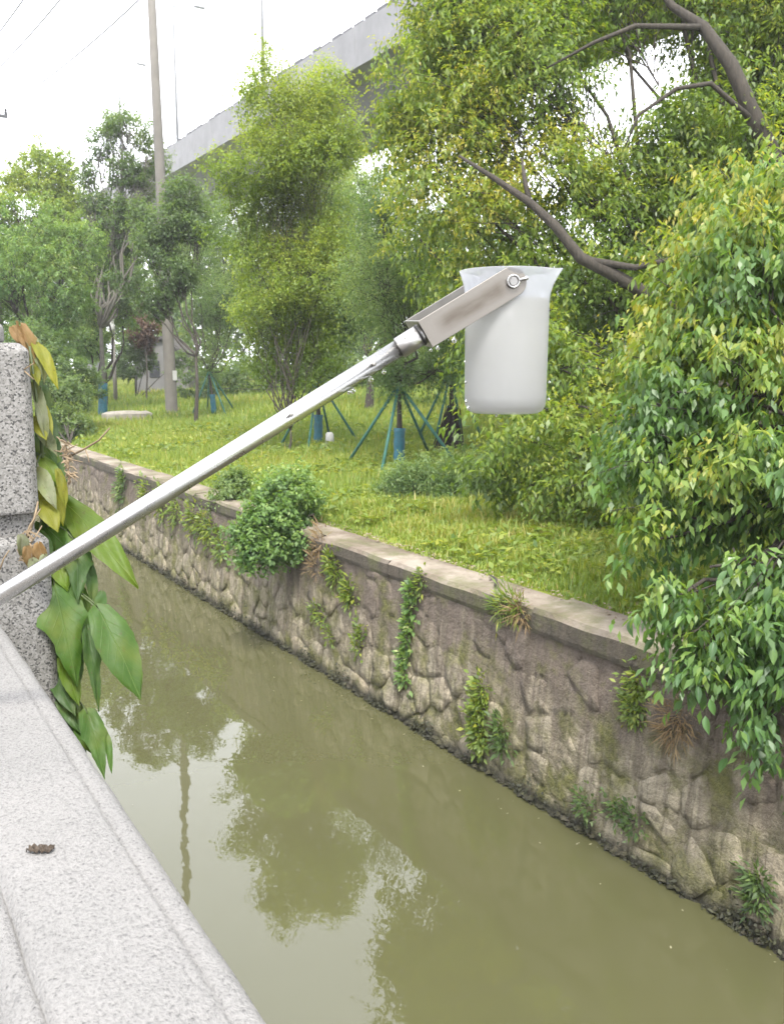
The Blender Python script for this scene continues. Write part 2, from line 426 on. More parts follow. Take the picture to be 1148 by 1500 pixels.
def clip(poly, px, pz, nx, nz):
    out = []
    for i in range(len(poly)):
        a, b = poly[i], poly[(i + 1) % len(poly)]
        da = (a[0]-px)*nx + (a[1]-pz)*nz; db = (b[0]-px)*nx + (b[1]-pz)*nz
        if da <= 0: out.append(a)
        if (da < 0 < db) or (db < 0 < da):
            t = da / (da - db); out.append((a[0] + (b[0]-a[0])*t, a[1] + (b[1]-a[1])*t))
    return out
rng = random.Random(11)
sites = []
y = -2.0
while y < 40:
    wd = rng.uniform(0.17, 0.32)
    z = rng.uniform(-0.22, 0.0)
    while z < ZTOP + 0.25:
        h = rng.uniform(0.17, 0.50)
        sites.append((y + rng.uniform(-0.10, 0.10), z + h / 2 + rng.uniform(-0.05, 0.05))); z += h
    y += wd
cells = []
for i, (sy, sz) in enumerate(sites):
    if sz < -0.15 or sz > ZTOP + 0.12: continue
    poly = [(sy-0.5, -0.14), (sy+0.5, -0.14), (sy+0.5, ZTOP + 0.0), (sy-0.5, ZTOP + 0.0)]
    for j, (ty, tz) in enumerate(sites):
        if i == j or abs(ty - sy) > 0.8 or abs(tz - sz) > 0.9: continue
        dy, dz = ty - sy, (tz - sz)
        poly = clip(poly, sy + dy/2, sz + dz/2, dy, dz)
        if len(poly) < 3: break
    if len(poly) >= 3: cells.append((sy, sz, poly))
def stone_geo(sy, sz, poly, hi):
    r = random.Random(int(sy * 991 + sz * 7919))
    n = 20 if hi else 9
    per = []
    L = sum(math.dist(poly[k], poly[(k+1) % len(poly)]) for k in range(len(poly)))
    for q in range(n):                               # even resample of the outline
        t = L * q / n; k = 0
        while t > math.dist(poly[k], poly[(k+1) % len(poly)]):
            t -= math.dist(poly[k], poly[(k+1) % len(poly)]); k += 1
        a, b = poly[k], poly[(k+1) % len(poly)]; e = math.dist(a, b)
        per.append((a[0] + (b[0]-a[0])*t/e, a[1] + (b[1]-a[1])*t/e))
    cy = sum(p[0] for p in per) / n; cz = sum(p[1] for p in per) / n
    hi_f = min(1, max(0, (cz - 0.32) / 0.5))
    proud = mortar_out(cy, cz) + 0.002 * (1 - hi_f) + r.uniform(-0.002, 0.017) - 0.010 * hi_f
    tilt_y, tilt_z = r.uniform(-0.10, 0.10), r.uniform(-0.10, 0.10)
    jit = [r.uniform(-0.055, 0.015) for _ in per]
    vs = []
    for (k, out) in ((1.0, -0.03), (0.985, proud * 0.35), (0.945, proud * 0.90), (0.55, proud * 1.08)):
        for q, (py, pz) in enumerate(per):
            kk = k + jit[q] * (1 if k > 0.6 else 0.5) - 0.02
            # round off corners: pull far points in
            yy, zz = cy + (py - cy) * kk, cz + (pz - cz) * kk
            o = out + tilt_y * (yy - cy) * 0.35 * (k < 0.95) + tilt_z * (zz - cz) * 0.35 * (k < 0.95)
            if 0 < out: o += 0.010 * vnoise(yy, zz, 13, sy) + 0.008 * vnoise(yy, zz, 33, sz)
            vs.append((wx(zz) - o, yy, zz))
    vs.append((wx(cz) - proud * 1.0, cy, cz))
    fs = []
    for k in range(3):
        for q in range(n): fs.append((k*n+q, k*n+(q+1) % n, (k+1)*n+(q+1) % n, (k+1)*n+q))
    for q in range(n): fs.append((3*n+q, 3*n+(q+1) % n, 4*n))
    return vs, [tuple(reversed(f)) for f in fs]
vis = sorted([c for c in cells if c[0] > 2.0], key=lambda c: c[0])[:300]
visset = set(id(c) for c in vis)
rest = MB()
for c in cells:
    if id(c) in visset:
        vs_, fs_ = stone_geo(*c, c[0] < 9)
        cy, cz = c[0], c[1]
        me = D.meshes.new('stone'); me.from_pydata([(p[0]-wx(cz), p[1]-cy, p[2]-cz) for p in vs_], [], fs_); me.update()
        o = link('stone', me, M['wallstone'], wall); o.location = (wx(cz) - 4.30, cy, cz)
    else:
        rest.add(*stone_geo(*c, False))
ro = rest.build('stone_courses', M['wallstone'], wall, True); ro['kind'] = 'stuff'
# coping, cast in lengths with a step between them
cb = [-4.0, -0.6, 2.05, 4.86, 6.9, 9.4, 12.2, 15.0, 18.0, 21.0, 24.0, 27.0, 30.0, 34.0, 38.0, 42.0]
for i in range(len(cb) - 1):
    y0, y1 = cb[i] + 0.004, cb[i+1] - 0.004
    r = random.Random(i); dz = 0.03 if i == 2 else r.uniform(-0.008, 0.008); dx = -0.02 if i == 2 else r.uniform(-0.008, 0.008)
    m = MB(); ny = max(3, int((y1 - y0) / 0.09)); prof = []
    vs_, fs_ = [], []
    for j in range(ny + 1):
        yy = y0 + (y1 - y0) * j / ny
        e1, e2, e3 = (0.011 * vnoise(yy, k, 2.6, k + i) + 0.005 * vnoise(yy, k, 6.5, k) for k in (1.0, 2.0, 3.0))
        x0 = wx(1.28) - 0.055 + dx
        pr = [(x0 + 0.012, 1.262), (x0 + e1, 1.30), (x0 + e1, 1.395 + dz + e2), (x0 + 0.03 + e3, 1.428 + dz + e2 * 0.6), (x0 + 0.20, 1.436 + dz + e3 * 0.4), (x0 + 0.42, 1.430 + dz), (x0 + 0.42, 1.262)]
        vs_ += [(a, yy, b) for a, b in pr]
    k = 7
    for j in range(ny):
        for q in range(k): fs_.append((j*k+q, (j+1)*k+q, (j+1)*k+(q+1) % k, j*k+(q+1) % k))
    fs_ += [tuple(range(k)), tuple(reversed(range(ny*k, ny*k+k)))]
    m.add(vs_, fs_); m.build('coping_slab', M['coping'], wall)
# rubble along the waterline
rb = MB(); r = random.Random(5)
for i in range(900):
    yy = 1.5 + 20 * (r.random() ** 1.5); s = r.uniform(0.012, 0.04)
    c = (4.20 - r.uniform(0.0, 0.05), yy, r.uniform(-0.02, 0.035))
    vs_ = [(c[0] + s * r.uniform(.6, 1.2) * a, c[1] + s * r.uniform(.7, 1.5) * b, c[2] + s * r.uniform(.5, 1.0) * d) for a, b, d in ((1,0,0),(-1,0,0),(0,1,0),(0,-1,0),(0,0,1),(0,0,-1))]
    rb.add(vs_, [(0,2,4),(2,1,4),(1,3,4),(3,0,4),(2,0,5),(1,2,5),(3,1,5),(0,3,5)])
ro = rb.build('waterline_rubble', M['mortar']); tag(ro, 'small dark wet rubble and grit along the waterline of the stone wall', 'rubble', kind='stuff')

# left quay wall (below the railing)
qb = MB(); qb.box((0.02, -8, -0.8), (0.34, 60, 1.746)); q = qb.build('quay_wall', M['granite_rail'])
tag(q, 'plain granite quay wall below the railing', 'wall')

# ------------------------------------------------------------------ foliage engine
def unit(a): return a / np.maximum(np.linalg.norm(a, axis=-1, keepdims=True), 1e-9)
T_QUAD = (np.array([(0, 0, 0), (.42, -.5, .07), (1, 0, -.10), (.42, .5, .07)]), np.array([(0, 1, 2, 3)]))
T_LEAF = (np.array([(0, 0, 0), (.5, 0, -.02), (1, 0, -.20), (.22, -.40, .07), (.62, -.40, .03), (.22, .40, .07), (.62, .40, .03)]),
          np.array([(0, 3, 4, 1), (1, 4, 2, 2), (0, 1, 6, 5), (1, 2, 2, 6)]))
T_LEAF_F = np.array([(0, 3, 4), (0, 4, 1), (1, 4, 2), (0, 1, 6), (0, 6, 5), (1, 2, 6)])
def frames(ax, nr):
    ax = unit(ax); nr = unit(nr - ax * (nr * ax).sum(1, keepdims=True)); sd_ = np.cross(nr, ax)
    return ax, sd_, nr
def leaves_mesh(name, P, ax, nr, L, W, tint, fine=False):
    T, Fq = (T_LEAF[0], T_LEAF_F) if fine else T_QUAD
    ax, sd_, nr = frames(ax, nr)
    k = len(T); n = len(P)
    V = (P[:, None, :] + ax[:, None, :] * (T[None, :, 0:1] * L[:, None, None]) + sd_[:, None, :] * (T[None, :, 1:2] * W[:, None, None])
         + nr[:, None, :] * (T[None, :, 2:3] * L[:, None, None]))
    Fa = (Fq[None, :, :] + (np.arange(n) * k)[:, None, None]).reshape(-1, Fq.shape[1])
    return np_mesh(name, V.reshape(-1, 3), Fa, np.repeat(tint, len(Fq)))
def n3(P, s, k):
    x, y, z = P[:, 0] * s, P[:, 1] * s, P[:, 2] * s
    return (np.sin(1.7*x + k + np.sin(1.3*y + 2*k)) + np.sin(1.9*y - k + np.sin(1.1*z + k)) + np.sin(2.1*z + 3*k + np.sin(1.5*x))) / 3
def foliage(lobes, ncl, per, L, W, seed, droop=0.5, twig=0.35, shell=0.45, gap=-0.15, gs=1.6, young=0.35, flat=0.0, holes=(), cf=0.9):
    """clusters of leaves on twigs spread through the lobes; returns leaf arrays and the twigs"""
    g = np.random.default_rng(seed)
    lo = np.array([(l[0], l[1], l[2], *(l[3] if hasattr(l[3], '__len__') else (l[3],) * 3)) for l in lobes], dtype=float)
    vol = (lo[:, 3] * lo[:, 4] * lo[:, 5]) ** 0.72
    idx = g.choice(len(lo), size=ncl, p=vol / vol.sum())
    d = unit(g.normal(size=(ncl, 3))); rr = shell + (1 - shell) * g.random(ncl) ** 0.7
    rr *= 1 + 0.18 * n3(d * 2.2 + idx[:, None] * 3.1, 1.6, seed % 7)
    c = lo[idx, :3] + d * lo[idx, 3:] * rr[:, None]
    keep = n3(c, gs, (seed % 13) * 0.7) > gap
    for (h, hr) in holes:
        keep &= np.linalg.norm(c - np.array(h), axis=1) > hr * (0.85 + 0.3 * g.random(ncl))
    c, d, idx = c[keep], d[keep], idx[keep]; m = len(c)
    tw = unit(d * 1.0 + g.normal(size=(m, 3)) * 0.45 + np.array([0, 0, -droop * 0.8 + 0.15])) * (twig * g.uniform(0.6, 1.3, m))[:, None]
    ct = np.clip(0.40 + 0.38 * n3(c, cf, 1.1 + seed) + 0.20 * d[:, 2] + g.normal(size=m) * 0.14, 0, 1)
    n = m * per
    ci = np.repeat(np.arange(m), per); t = np.tile((np.arange(per) + 0.5) / per, m) + g.normal(size=n) * 0.05
    P = c[ci] + tw[ci] * (t - 0.35)[:, None] + g.normal(size=(n, 3)) * (twig * 0.10)
    td = unit(tw)[ci]
    rad = unit(np.cross(td, g.normal(size=(n, 3))))
    ax = unit(td * 0.45 + rad * 0.9 + np.array([0, 0, -droop]) + g.normal(size=(n, 3)) * 0.2)
    nr = unit(np.array([0, 0, 1.0]) + rad * 0.25 + d[ci] * 0.45 + g.normal(size=(n, 3)) * (0.35 - flat * 0.2))
    sc = g.uniform(0.65, 1.2, n)
    ti = np.clip(ct[ci] + young * (t - 0.5) + g.normal(size=n) * 0.06, 0, 1)
    sc = sc * (1 - 0.40 * np.clip(ti - 0.55, 0, .45) / .45)
    return dict(P=P, ax=ax, nr=nr, L=L * sc, W=W * sc * g.uniform(0.85, 1.15, n), t=ti, c=c, tw=tw, idx=idx)
def curve(a, b, sag, n=6, wob=0.0, rnd=random):
    a, b = Vector(a), Vector(b); out = []
    for i in range(n + 1):
        t = i / n
        p = a.lerp(b, t) + Vector((0, 0, sag * math.sin(math.pi * t)))
        if 0 < i < n: p += Vector((rnd.uniform(-wob, wob), rnd.uniform(-wob, wob), rnd.uniform(-wob, wob)))
        out.append(p)
    return out
def plant_branches(root, lobes, fo, trunk_top, barkm, r0, twigs=0.25, seed=0, limb_parts=False):
    """limbs from the trunk to each lobe and thin twigs to a share of the clusters"""
    rnd = random.Random(seed); mb = MB()
    base = origin(root)
    for l in lobes:
        c = Vector(l[:3])
        pts = curve(trunk_top, c, -0.12 * (c - trunk_top).length, 6, 0.05 * (c - trunk_top).length, rnd)
        mb.tube(pts, [r0 * (1 - 0.75 * i / 6) for i in range(7)], 6)
    for i in range(len(fo['c'])):
        if rnd.random() < twigs:
            c = Vector(fo['c'][i]) + Vector(fo['tw'][i]) * 0.6; l = Vector(lobes[fo['idx'][i]][:3])
            s = l.lerp(trunk_top, rnd.uniform(0, 0.35))
            mb.tube(curve(s, c, 0.06 * (c - s).length, 3, 0.06 * (c - s).length, rnd), [r0 * 0.22, r0 * 0.16, r0 * 0.11, r0 * 0.05], 4, False)
    return mb.build('branches', barkm, root, True)
def tree(name, label, cat, base, trunk, r0, lobes, mat, ncl, per, L, W, seed, wrap=None, group='young trees on the bank', barkm='bark', twigs=0.2, fine=False, **kw):
    root = thing(name, label, cat, base, group)
    tp = [Vector(p) for p in trunk]
    MB().tube([tp[0] - Vector((0, 0, 0.1))] + tp, [r0 * 1.15] + [r0 * (1 - 0.55 * i / (len(tp) - 1)) for i in range(len(tp))], 10).build('trunk', M[barkm], root, True)
    fo = foliage(lobes, ncl, per, L, W, seed, **kw)
    if twigs: plant_branches(root, lobes, fo, tp[-1], M[barkm], r0 * 0.45, twigs, seed)
    b = np.array(base)
    cr = link('crown', leaves_mesh('crown', fo['P'] - b, fo['ax'], fo['nr'], fo['L'], fo['W'], fo['t'], fine), M[mat], root, False)
    if wrap:
        n = 8; h = wrap
        pts = []
        for i in range(n + 1):
            z = h * i / n; k = 0; q = tp[0]
            acc = 0; pt = tp[0].copy()
            for a, c_ in zip(tp[:-1], tp[1:]):
                if a.z <= tp[0].z + z <= c_.z: pt = a.lerp(c_, (tp[0].z + z - a.z) / (c_.z - a.z))
            pts.append(pt)
        MB().tube(pts, [r0 * 1.15 + 0.012 + 0.006 * ((i * 7) % 3) for i in range(n + 1)], 10).build('trunk_wrap', M['blue'], root, True)
    return root, fo

def S(l): return [(*sight(u, v, d), r) for (u, v, d, r) in l]

# ------------------------------------------------------------------ trees on the bank
# big camphor behind
bA = ground(1185, 718)
forkA = sight(1165, 520, depth_of(bA))
lobA = S([(660,120,9.6,.72),(700,40,9.8,.9),(780,110,9.4,.85),(880,-40,10,1.0),(660,270,9.4,.68),(740,340,9.1,.62),(840,270,9.0,.6),(960,250,9.3,.75),
          (720,-110,10.2,.9),(820,-180,10.5,1.0),(980,-140,10,1.1),(1090,20,9.6,.9),(1120,260,9.6,.9),(890,440,8.7,.5),(820,540,9,.6),(690,430,9.6,.5),
          (750,640,9.2,.55),(850,640,9.0,.5),(820,710,8.9,.36),(950,560,8.8,.55),(1010,400,9.2,.7),(1000,660,8.6,.5),(740,510,9.6,.55),(890,720,8.5,.33),(720,700,9.4,.30),
          (1180,-60,10,1.2),(1250,250,9.5,1.2),(1300,500,9,1.1),(1000,-420,10,1.2),(1150,-350,10.5,1.4),(860,-380,10.6,.9),(1300,-250,11,1.4),(598,215,9.8,.36),(615,350,9.6,.4)])
lobA = [(*(CAM + (Vector(l[:3]) - CAM) * kd), l[3] * kd) for l in lobA for kd in [1.30 if l[2] > 3.6 else 1.16 if l[2] > 2.6 else 1.04]]
lobA += S([(1100,140,12.2,.9),(1020,300,11.8,.7),(1150,60,12.5,1.0),(660,-60,12.6,.9),(690,190,12.2,.8),(580,165,12.6,.42),(1000,220,12,.7),(900,330,11.6,.7),(1060,420,11,.7),(820,250,12,.7),(1090,200,11.0,.5),(1130,330,11,.7),(1010,300,11.4,.5),(830,400,11,.45),(960,380,10.8,.3)])
holesA = [(sight(u, v, d), r) for (u, v, d0, r) in ((860,125,12.2,.20),(955,85,12.4,.22),(925,150,12.3,.20),(965,130,12.3,.13),(885,95,12.3,.12),(895,590,10,.24),(1000,60,12.4,.15)) for d in (d0 - 1.8, d0 - 1.2, d0 - .6, d0, d0 + .6, d0 + 1.2, d0 + 1.8)]
def mirror(u, v, d):                                 # the same line of sight after it meets the water
    q = sight(u, v, d); return Vector((q.x, q.y, -q.z))
holesA += [(mirror(u, v, d), r) for (u, v, r) in ((590,1285,.30),(520,1180,.26),(612,1315,.26),(500,1400,.36),(640,1345,.24),(770,1390,.34),(455,1460,.36),(700,1330,.2),(540,1440,.30),(730,1440,.26),(860,1470,.3)) for d in (8.6, 9.2, 9.8, 10.4, 11.0, 11.6, 12.2, 12.8, 13.4, 14.0, 14.6)]
rootA = thing('camphor_tree', 'large spreading camphor tree with yellow-green flowering foliage and an exposed crooked limb behind the beaker', 'tree', bA, 'camphor trees above the wall')
MB().tube([bA - Vector((0,0,.15)), bA.lerp(forkA, .4) + Vector((.04,.02,0)), forkA], [.32, .27, .23], 12).build('trunk', M['bark'], rootA, True)
def limb(pts, rad, root, name='limb'):
    return MB().tube(pts, rad, 8).build(name, M['bark'], root, True)
dA = depth_of(bA)
limb([forkA, sight(1060,478,dA), sight(960,438,dA-.3), sight(890,398,dA-.4), sight(850,378,dA-.4), sight(812,330,dA-.3), sight(775,296,dA-.2), sight(725,262,dA-.1), sight(672,228,dA)], [0.134, 0.107, 0.087, 0.077, 0.070, 0.060, 0.049, 0.035, 0.016], rootA)
limb([sight(860,382,dA-.4), sight(930,392,dA-.5), sight(1000,375,dA-.5)], [0.051, 0.037, 0.016], rootA)
limb([sight(775,296,dA-.2), sight(768,262,dA-.1), sight(764,232,dA)], [0.036, 0.027, 0.012], rootA)
limb([forkA, sight(1150,380,dA), sight(1145,260,dA), sight(1108,182,dA-.2), sight(1070,95,dA-.2), sight(1030,40,dA), sight(985,10,dA+.2), sight(930,-60,dA+.4)], [0.154, 0.143, 0.128, 0.102, 0.087, 0.072, 0.051, 0.021], rootA)
limb([sight(1108,182,dA-.2), sight(1040,122,dA-.4), sight(990,130,dA-.5), sight(935,168,dA-.5), sight(915,215,dA-.5)], [0.041, 0.030, 0.025, 0.018, 0.008], rootA)
limb([sight(1030,40,dA), sight(930,38,dA-.3), sight(870,62,dA-.3), sight(800,100,dA-.2)], [0.041, 0.030, 0.022, 0.009], rootA)
limb([sight(1145,260,dA), sight(1200,120,dA+.2), sight(1180,-100,dA+.4), sight(1150,-300,dA+.6)], [0.123, 0.102, 0.072, 0.021], rootA)
limb([forkA, sight(1240,440,dA), sight(1300,320,dA+.2)], [0.123, 0.092, 0.030], rootA)
lobA = [(*l[:3], l[3] * 1.06) for l in lobA]
foA = foliage(lobA, 25000, 15, 0.102, 0.040, 21, droop=0.75, twig=0.42, shell=0.30, gap=-0.50, gs=2.4, young=0.55, holes=holesA)
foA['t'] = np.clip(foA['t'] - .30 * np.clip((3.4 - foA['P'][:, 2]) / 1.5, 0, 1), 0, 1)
plant_branches(rootA, lobA, foA, forkA, M['bark'], 0.05, 0.05, 3)
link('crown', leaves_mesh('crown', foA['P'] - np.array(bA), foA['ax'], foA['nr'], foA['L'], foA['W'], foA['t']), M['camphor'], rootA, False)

# near camphor overhanging the wall
pB = sight(1330, 900, 5.4); bB = Vector((pB.x, pB.y, zg(pB.x, pB.y)))
topB = sight(1270, 640, 5.6)
lobB = S([(1090,400,6.1,.50),(1010,480,6.2,.36),(960,590,6.0,.36),(1080,560,5.9,.48),(950,690,5.8,.30),(1030,700,5.7,.40),(1110,700,5.5,.45),(960,790,5.5,.24),
          (1040,830,5.3,.33),(1120,850,5.2,.38),(985,880,5.2,.22),(1050,935,5.0,.27),(1115,960,4.9,.30),(1010,965,5.0,.16),(1130,1050,4.8,.20),(1155,1110,4.8,.17),
          (1170,330,6.3,.60),(1200,560,5.8,.6),(1220,800,5.4,.6),(1230,1000,5.0,.45),(1300,400,6.2,.8),(1330,700,5.6,.8),(1060,350,6.5,.3),(1010,420,6.7,.42),(1090,315,6.9,.5),(930,650,6.1,.28),(970,520,6.5,.35)])
rootB = thing('camphor_tree', 'nearer camphor tree with large drooping leaves hanging over the wall at the right edge', 'tree', bB, 'camphor trees above the wall')
MB().tube([bB - Vector((0,0,.1)), bB.lerp(topB, .5) + Vector((0.03,0,0)), topB], [.14,.11,.09], 12).build('trunk', M['bark'], rootB, True)
foB = foliage(lobB, 3700, 15, 0.088, 0.035, 33, droop=1.1, twig=0.25, shell=0.35, gap=-0.36, gs=3.4, young=0.35, cf=2.6)
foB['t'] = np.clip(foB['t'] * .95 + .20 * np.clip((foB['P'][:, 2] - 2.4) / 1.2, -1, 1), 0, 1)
plant_branches(rootB, lobB, foB, topB, M['bark'], 0.035, 0.10, 4)
bn = np.array(bB)
dist = np.linalg.norm(foB['P'] - np.array(CAM), axis=1)
Fw = np.array(MROT @ Vector((0, 0, -1))); Rt = np.array(MROT @ Vector((1, 0, 0)))
rel = foB['P'] - np.array(CAM); inside = (rel @ Rt) / (rel @ Fw) < 0.44
order = np.argsort(np.where(inside, dist / foB['L'], 1e9))[:300]
near = np.zeros(len(dist), bool); near[order] = True
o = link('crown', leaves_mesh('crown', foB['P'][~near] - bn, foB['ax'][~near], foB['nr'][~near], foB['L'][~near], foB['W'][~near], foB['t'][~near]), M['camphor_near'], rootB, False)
o['kind'] = 'stuff'
# a finer leaf blade for the ones that show singly
def blade(name, nrow=7, wf=None, droop=0.22, fold=0.10):
    vs_, fs_ = [], []
    for i in range(nrow):
        t = i / (nrow - 1); w_ = wf(t); zz = -droop * t ** 2
        for s_ in (-1, -.5, 0, .5, 1): vs_.append((t, s_ * w_ * 0.5, zz + fold * abs(s_) * w_))
    for i in range(nrow - 1):
        for k in range(4): fs_.append((i*5+k, i*5+k+1, (i+1)*5+k+1, (i+1)*5+k))
    me = D.meshes.new(name); me.from_pydata(vs_, [], fs_); me.update()
    me.polygons.foreach_set('use_smooth', np.ones(len(me.polygons), dtype=bool)); return me
camphor_blade = blade('leaf', 6, lambda t: max(0.02, math.sin(math.pi * min(1, t * 1.02) ** 0.85) ** 0.9))
camphor_blade.materials.append(M['camphor_each'])
axn, sdn, nrn = frames(foB['ax'], foB['nr'])
for i in order:
    o = D.objects.new('leaf', camphor_blade); C.objects.link(o); o.parent = rootB
    L, W = foB['L'][i], foB['W'][i]
    mtx = Matrix(((axn[i][0]*L, sdn[i][0]*W, nrn[i][0]*L, 0), (axn[i][1]*L, sdn[i][1]*W, nrn[i][1]*L, 0), (axn[i][2]*L, sdn[i][2]*W, nrn[i][2]*L, 0), (0, 0, 0, 1)))
    o.matrix_basis = Matrix.Translation(foB['P'][i] - bn) @ mtx

# staked young trees (grey-green small leaves)
def staked(u, v, label, lobes, seed, prop_label='', h_trunk=1.3, wrap=0.62, mat='willow', ncl=1500, per=14, L=0.07, W=0.020, stakes=4, sr=0.85, r0=0.065, sh=1.25, lean=(0, 0), **kw):
    b = ground(u, v); d = depth_of(b)
    top = b + Vector((lean[0], lean[1], h_trunk))
    kw.setdefault('droop', 0.35); kw.setdefault('twig', 0.45); kw.setdefault('shell', 0.25); kw.setdefault('gap', -0.28)
    lb = [(*sight(lu, lv, d + dd), rr * 1.12) for (lu, lv, dd, rr) in lobes] + [(top.x, top.y, top.z + .25, .5)]
    ncl = int(ncl * 1.5)
    tr, fo = tree('young_tree', label, 'tree', b, [b, b.lerp(top, .5) + Vector((.02, .01, 0)), top], r0, lb, mat, ncl, per, L, W, seed, wrap=wrap, twigs=0.12, **kw)
    if stakes:
        st = thing('tree_support', prop_label, 'tree support', b, 'green timber supports round young trees')
        r = random.Random(seed); a0 = r.uniform(0, 1.5)
        for k in range(stakes):
            a = a0 + k * 2 * math.pi / stakes + r.uniform(-.2, .2)
            fx, fy = b.x + math.cos(a) * sr, b.y + math.sin(a) * sr
            foot = Vector((fx, fy, zg(fx, fy) - 0.05))
            tp = Vector((b.x + math.cos(a) * 0.075 + lean[0] * .8, b.y + math.sin(a) * 0.075 + lean[1] * .8, b.z + sh))
            tp = tp + (tp - foot).normalized() * 0.1
            MB().tube([foot, tp], [0.028, 0.024], 8).build('stake', M['stake'], st, True)
        MB().lathe([(0.085, -0.02), (0.10, 0.0), (0.085, 0.02)], 10, (b.x + lean[0]*.75, b.y + lean[1]*.75, b.z + sh - 0.08)).build('tie', M['darkmetal'], st)
    return b
staked(584, 682, 'staked young tree with blue wrap and wide spread props just left of the beaker', [(600,470,0,.75),(560,410,.3,.8),(620,360,.4,.7),(585,545,0,.35),(560,320,.5,.6),(640,540,.3,.45)], 41, 'widely spread green timber props of the tree nearest the beaker', sr=1.1, ncl=1900)
staked(466, 652, 'staked young tree with blue wrap standing behind the middle of the metal tube', [(460,450,0,.85),(420,380,.3,.85),(500,370,.3,.85),(465,530,0,.4),(470,300,.6,.7),(520,460,.2,.6)], 42, 'green timber props crossed by the metal tube', ncl=2300)
staked(314, 606, 'staked young tree with blue wrap right beside the concrete utility pole', [(330,440,0,.9),(290,380,.3,.7),(370,390,.3,.85),(318,500,0,.45),(340,330,.5,.8),(395,460,.3,.6)], 43, 'green timber props beside the concrete utility pole', sr=.8, ncl=2300, lean=(-.12, .05))
staked(660, 640, 'staked young tree with blue wrap half hidden by the left edge of the beaker', [(665,510,0,.55),(650,440,.4,.6),(690,470,.4,.6)], 44, 'green timber props half hidden behind the beaker', sr=.7, ncl=900)
staked(392, 562, 'slim wrapped young tree left of a close pair behind the tube', [(390,440,0,1.0),(370,350,.5,1.0)], 45, stakes=0, wrap=1.1, ncl=1300, h_trunk=1.6)
staked(404, 560, 'slim wrapped young tree right of a close pair behind the tube', [(420,450,0,.9),(430,370,.6,1.0)], 46, stakes=0, wrap=1.1, ncl=1200, h_trunk=1.6)
staked(431, 549, 'stouter wrapped young tree standing alone farther up the slope', [(450,420,0,1.1),(470,330,.5,1.2),(520,400,.3,1.1)], 47, stakes=0, wrap=1.2, ncl=1900, h_trunk=1.9, r0=.11)
staked(366, 548, 'grey trunked young tree on the crest with only its foot wrapped', [(350,400,0,1.4),(300,350,1,1.3)], 48, stakes=0, wrap=.5, ncl=1500, h_trunk=2.4, r0=.12, barkm='bark_grey', L=.09, W=.03)

def ftree(u, v, d_, label, lobes, seed, mat='bright', ncl=1500, per=14, L=0.12, W=0.06, r0=0.14, name='tree', hfork=None, wrap=None, cat='tree', group='trees on the far bank', **kw):
    """taller tree; lobes in (u, v, extra depth, radius)"""
    b0 = sight(u, v, d_); b = Vector((b0.x, b0.y, zg(b0.x, b0.y))); d = depth_of(b)
    ncl = int(ncl * 1.45)
    lb = [(*sight(lu, lv, d + dd), rr * 1.05) for (lu, lv, dd, rr) in lobes]
    zmin = min(l[2] for l in lb)
    top = b + Vector((0.1, 0.05, hfork or max(0.6, (zmin - b.z) * 0.8)))
    return tree(name, label, cat, b, [b, b.lerp(top, .5) + Vector((.05, .03, 0)), top], r0, lb, mat, ncl, per, L, W, seed, wrap=wrap, group=group, **kw)
ftree(420, 590, 17.0, 'tall bright green tree rising in front of the viaduct with pointed top', [(400, 130, 0, 0.58), (420, 190, 0, 0.85), (385, 250, 0, 0.73), (460, 250, 0, 0.85), (420, 330, 0, 0.92), (455, 150, 0, 0.46), (390, 92, 0, 0.27), (480, 200, 0.3, 0.62), (480, 110, 0.3, 0.31), (365, 130, 0, 0.31), (390, 62, 0, 0.14), (348, 160, 0, 0.24), (395, 400, 0, 0.75), (450, 400, 0, 0.8), (420, 470, 0, 0.7), (375, 470, 0, 0.55), (465, 480, 0, 0.6), (420, 530, 0, 0.45), (475, 140, 0, 0.5), (495, 195, 0, 0.5), (350, 330, 0, 0.6), (400, 320, 0, 0.75), (450, 330, 0, 0.75), (425, 290, 0, 0.7), (420, 520, 0, 0.7), (380, 515, 0, 0.5), (460, 525, 0, 0.5), (330, 250, 0, 0.4)], 51, 'bright', 4700, 15, .072, .036, hfork=.5, twigs=.06, r0=.032, gap=-.25, gs=1.3, droop=.3, twig=.4)
ftree(60, 545, 36, 'round yellow-green tree top standing at the left edge beyond the bank', [(60,265,0,1.5),(30,330,0,1.7),(95,330,0,1.5),(60,300,0,1.5),(-40,330,0,2)], 52, 'bright', 3000, 14, .15, .08, twigs=.05, hfork=3.0, droop=.3, gap=-.35, gs=.9)
ftree(146, 519, 30, 'airy tall tree with blue wrapped foot and sky showing through its thin crown', [(190,190,0,.75),(150,210,0,.5),(215,230,0,.75),(120,225,0,.4),(185,255,0,.55),(130,260,0,.3),(200,300,0,.7),(225,300,0,.6),(165,180,.2,.4),(170,340,0,.7),(150,390,.3,.7),(210,350,.2,.7),(185,430,.3,.6),(205,285,0,.6),(140,295,0,.5),(185,310,0,.5),(215,310,-1,.5)], 53, 'dark', 2700, 13, .11, .055, wrap=1.15, hfork=3.0, twigs=.25, gap=-.1, gs=1.8, r0=.12, barkm='bark_grey', droop=.35)
ftree(30, 560, 27, 'loose pale green tree filling the left edge behind the granite post', [(20,400,0,1.4),(80,420,0,1.2),(110,360,.5,.9),(40,340,.5,1.2),(60,480,0,1.0),(-40,430,0,1.5)], 54, 'pale', 3400, 14, .11, .04, twigs=.08, droop=.6, gap=-.3, gs=1.2, hfork=1.0)
ftree(150, 555, 33, 'low bright green tree between the left edge trees and the utility pole', [(130,430,0,1.1),(170,400,0,1.0),(120,490,0,.9),(190,450,0,.7)], 55, 'pale', 2000, 13, .12, .05, twigs=.08, hfork=1.0)
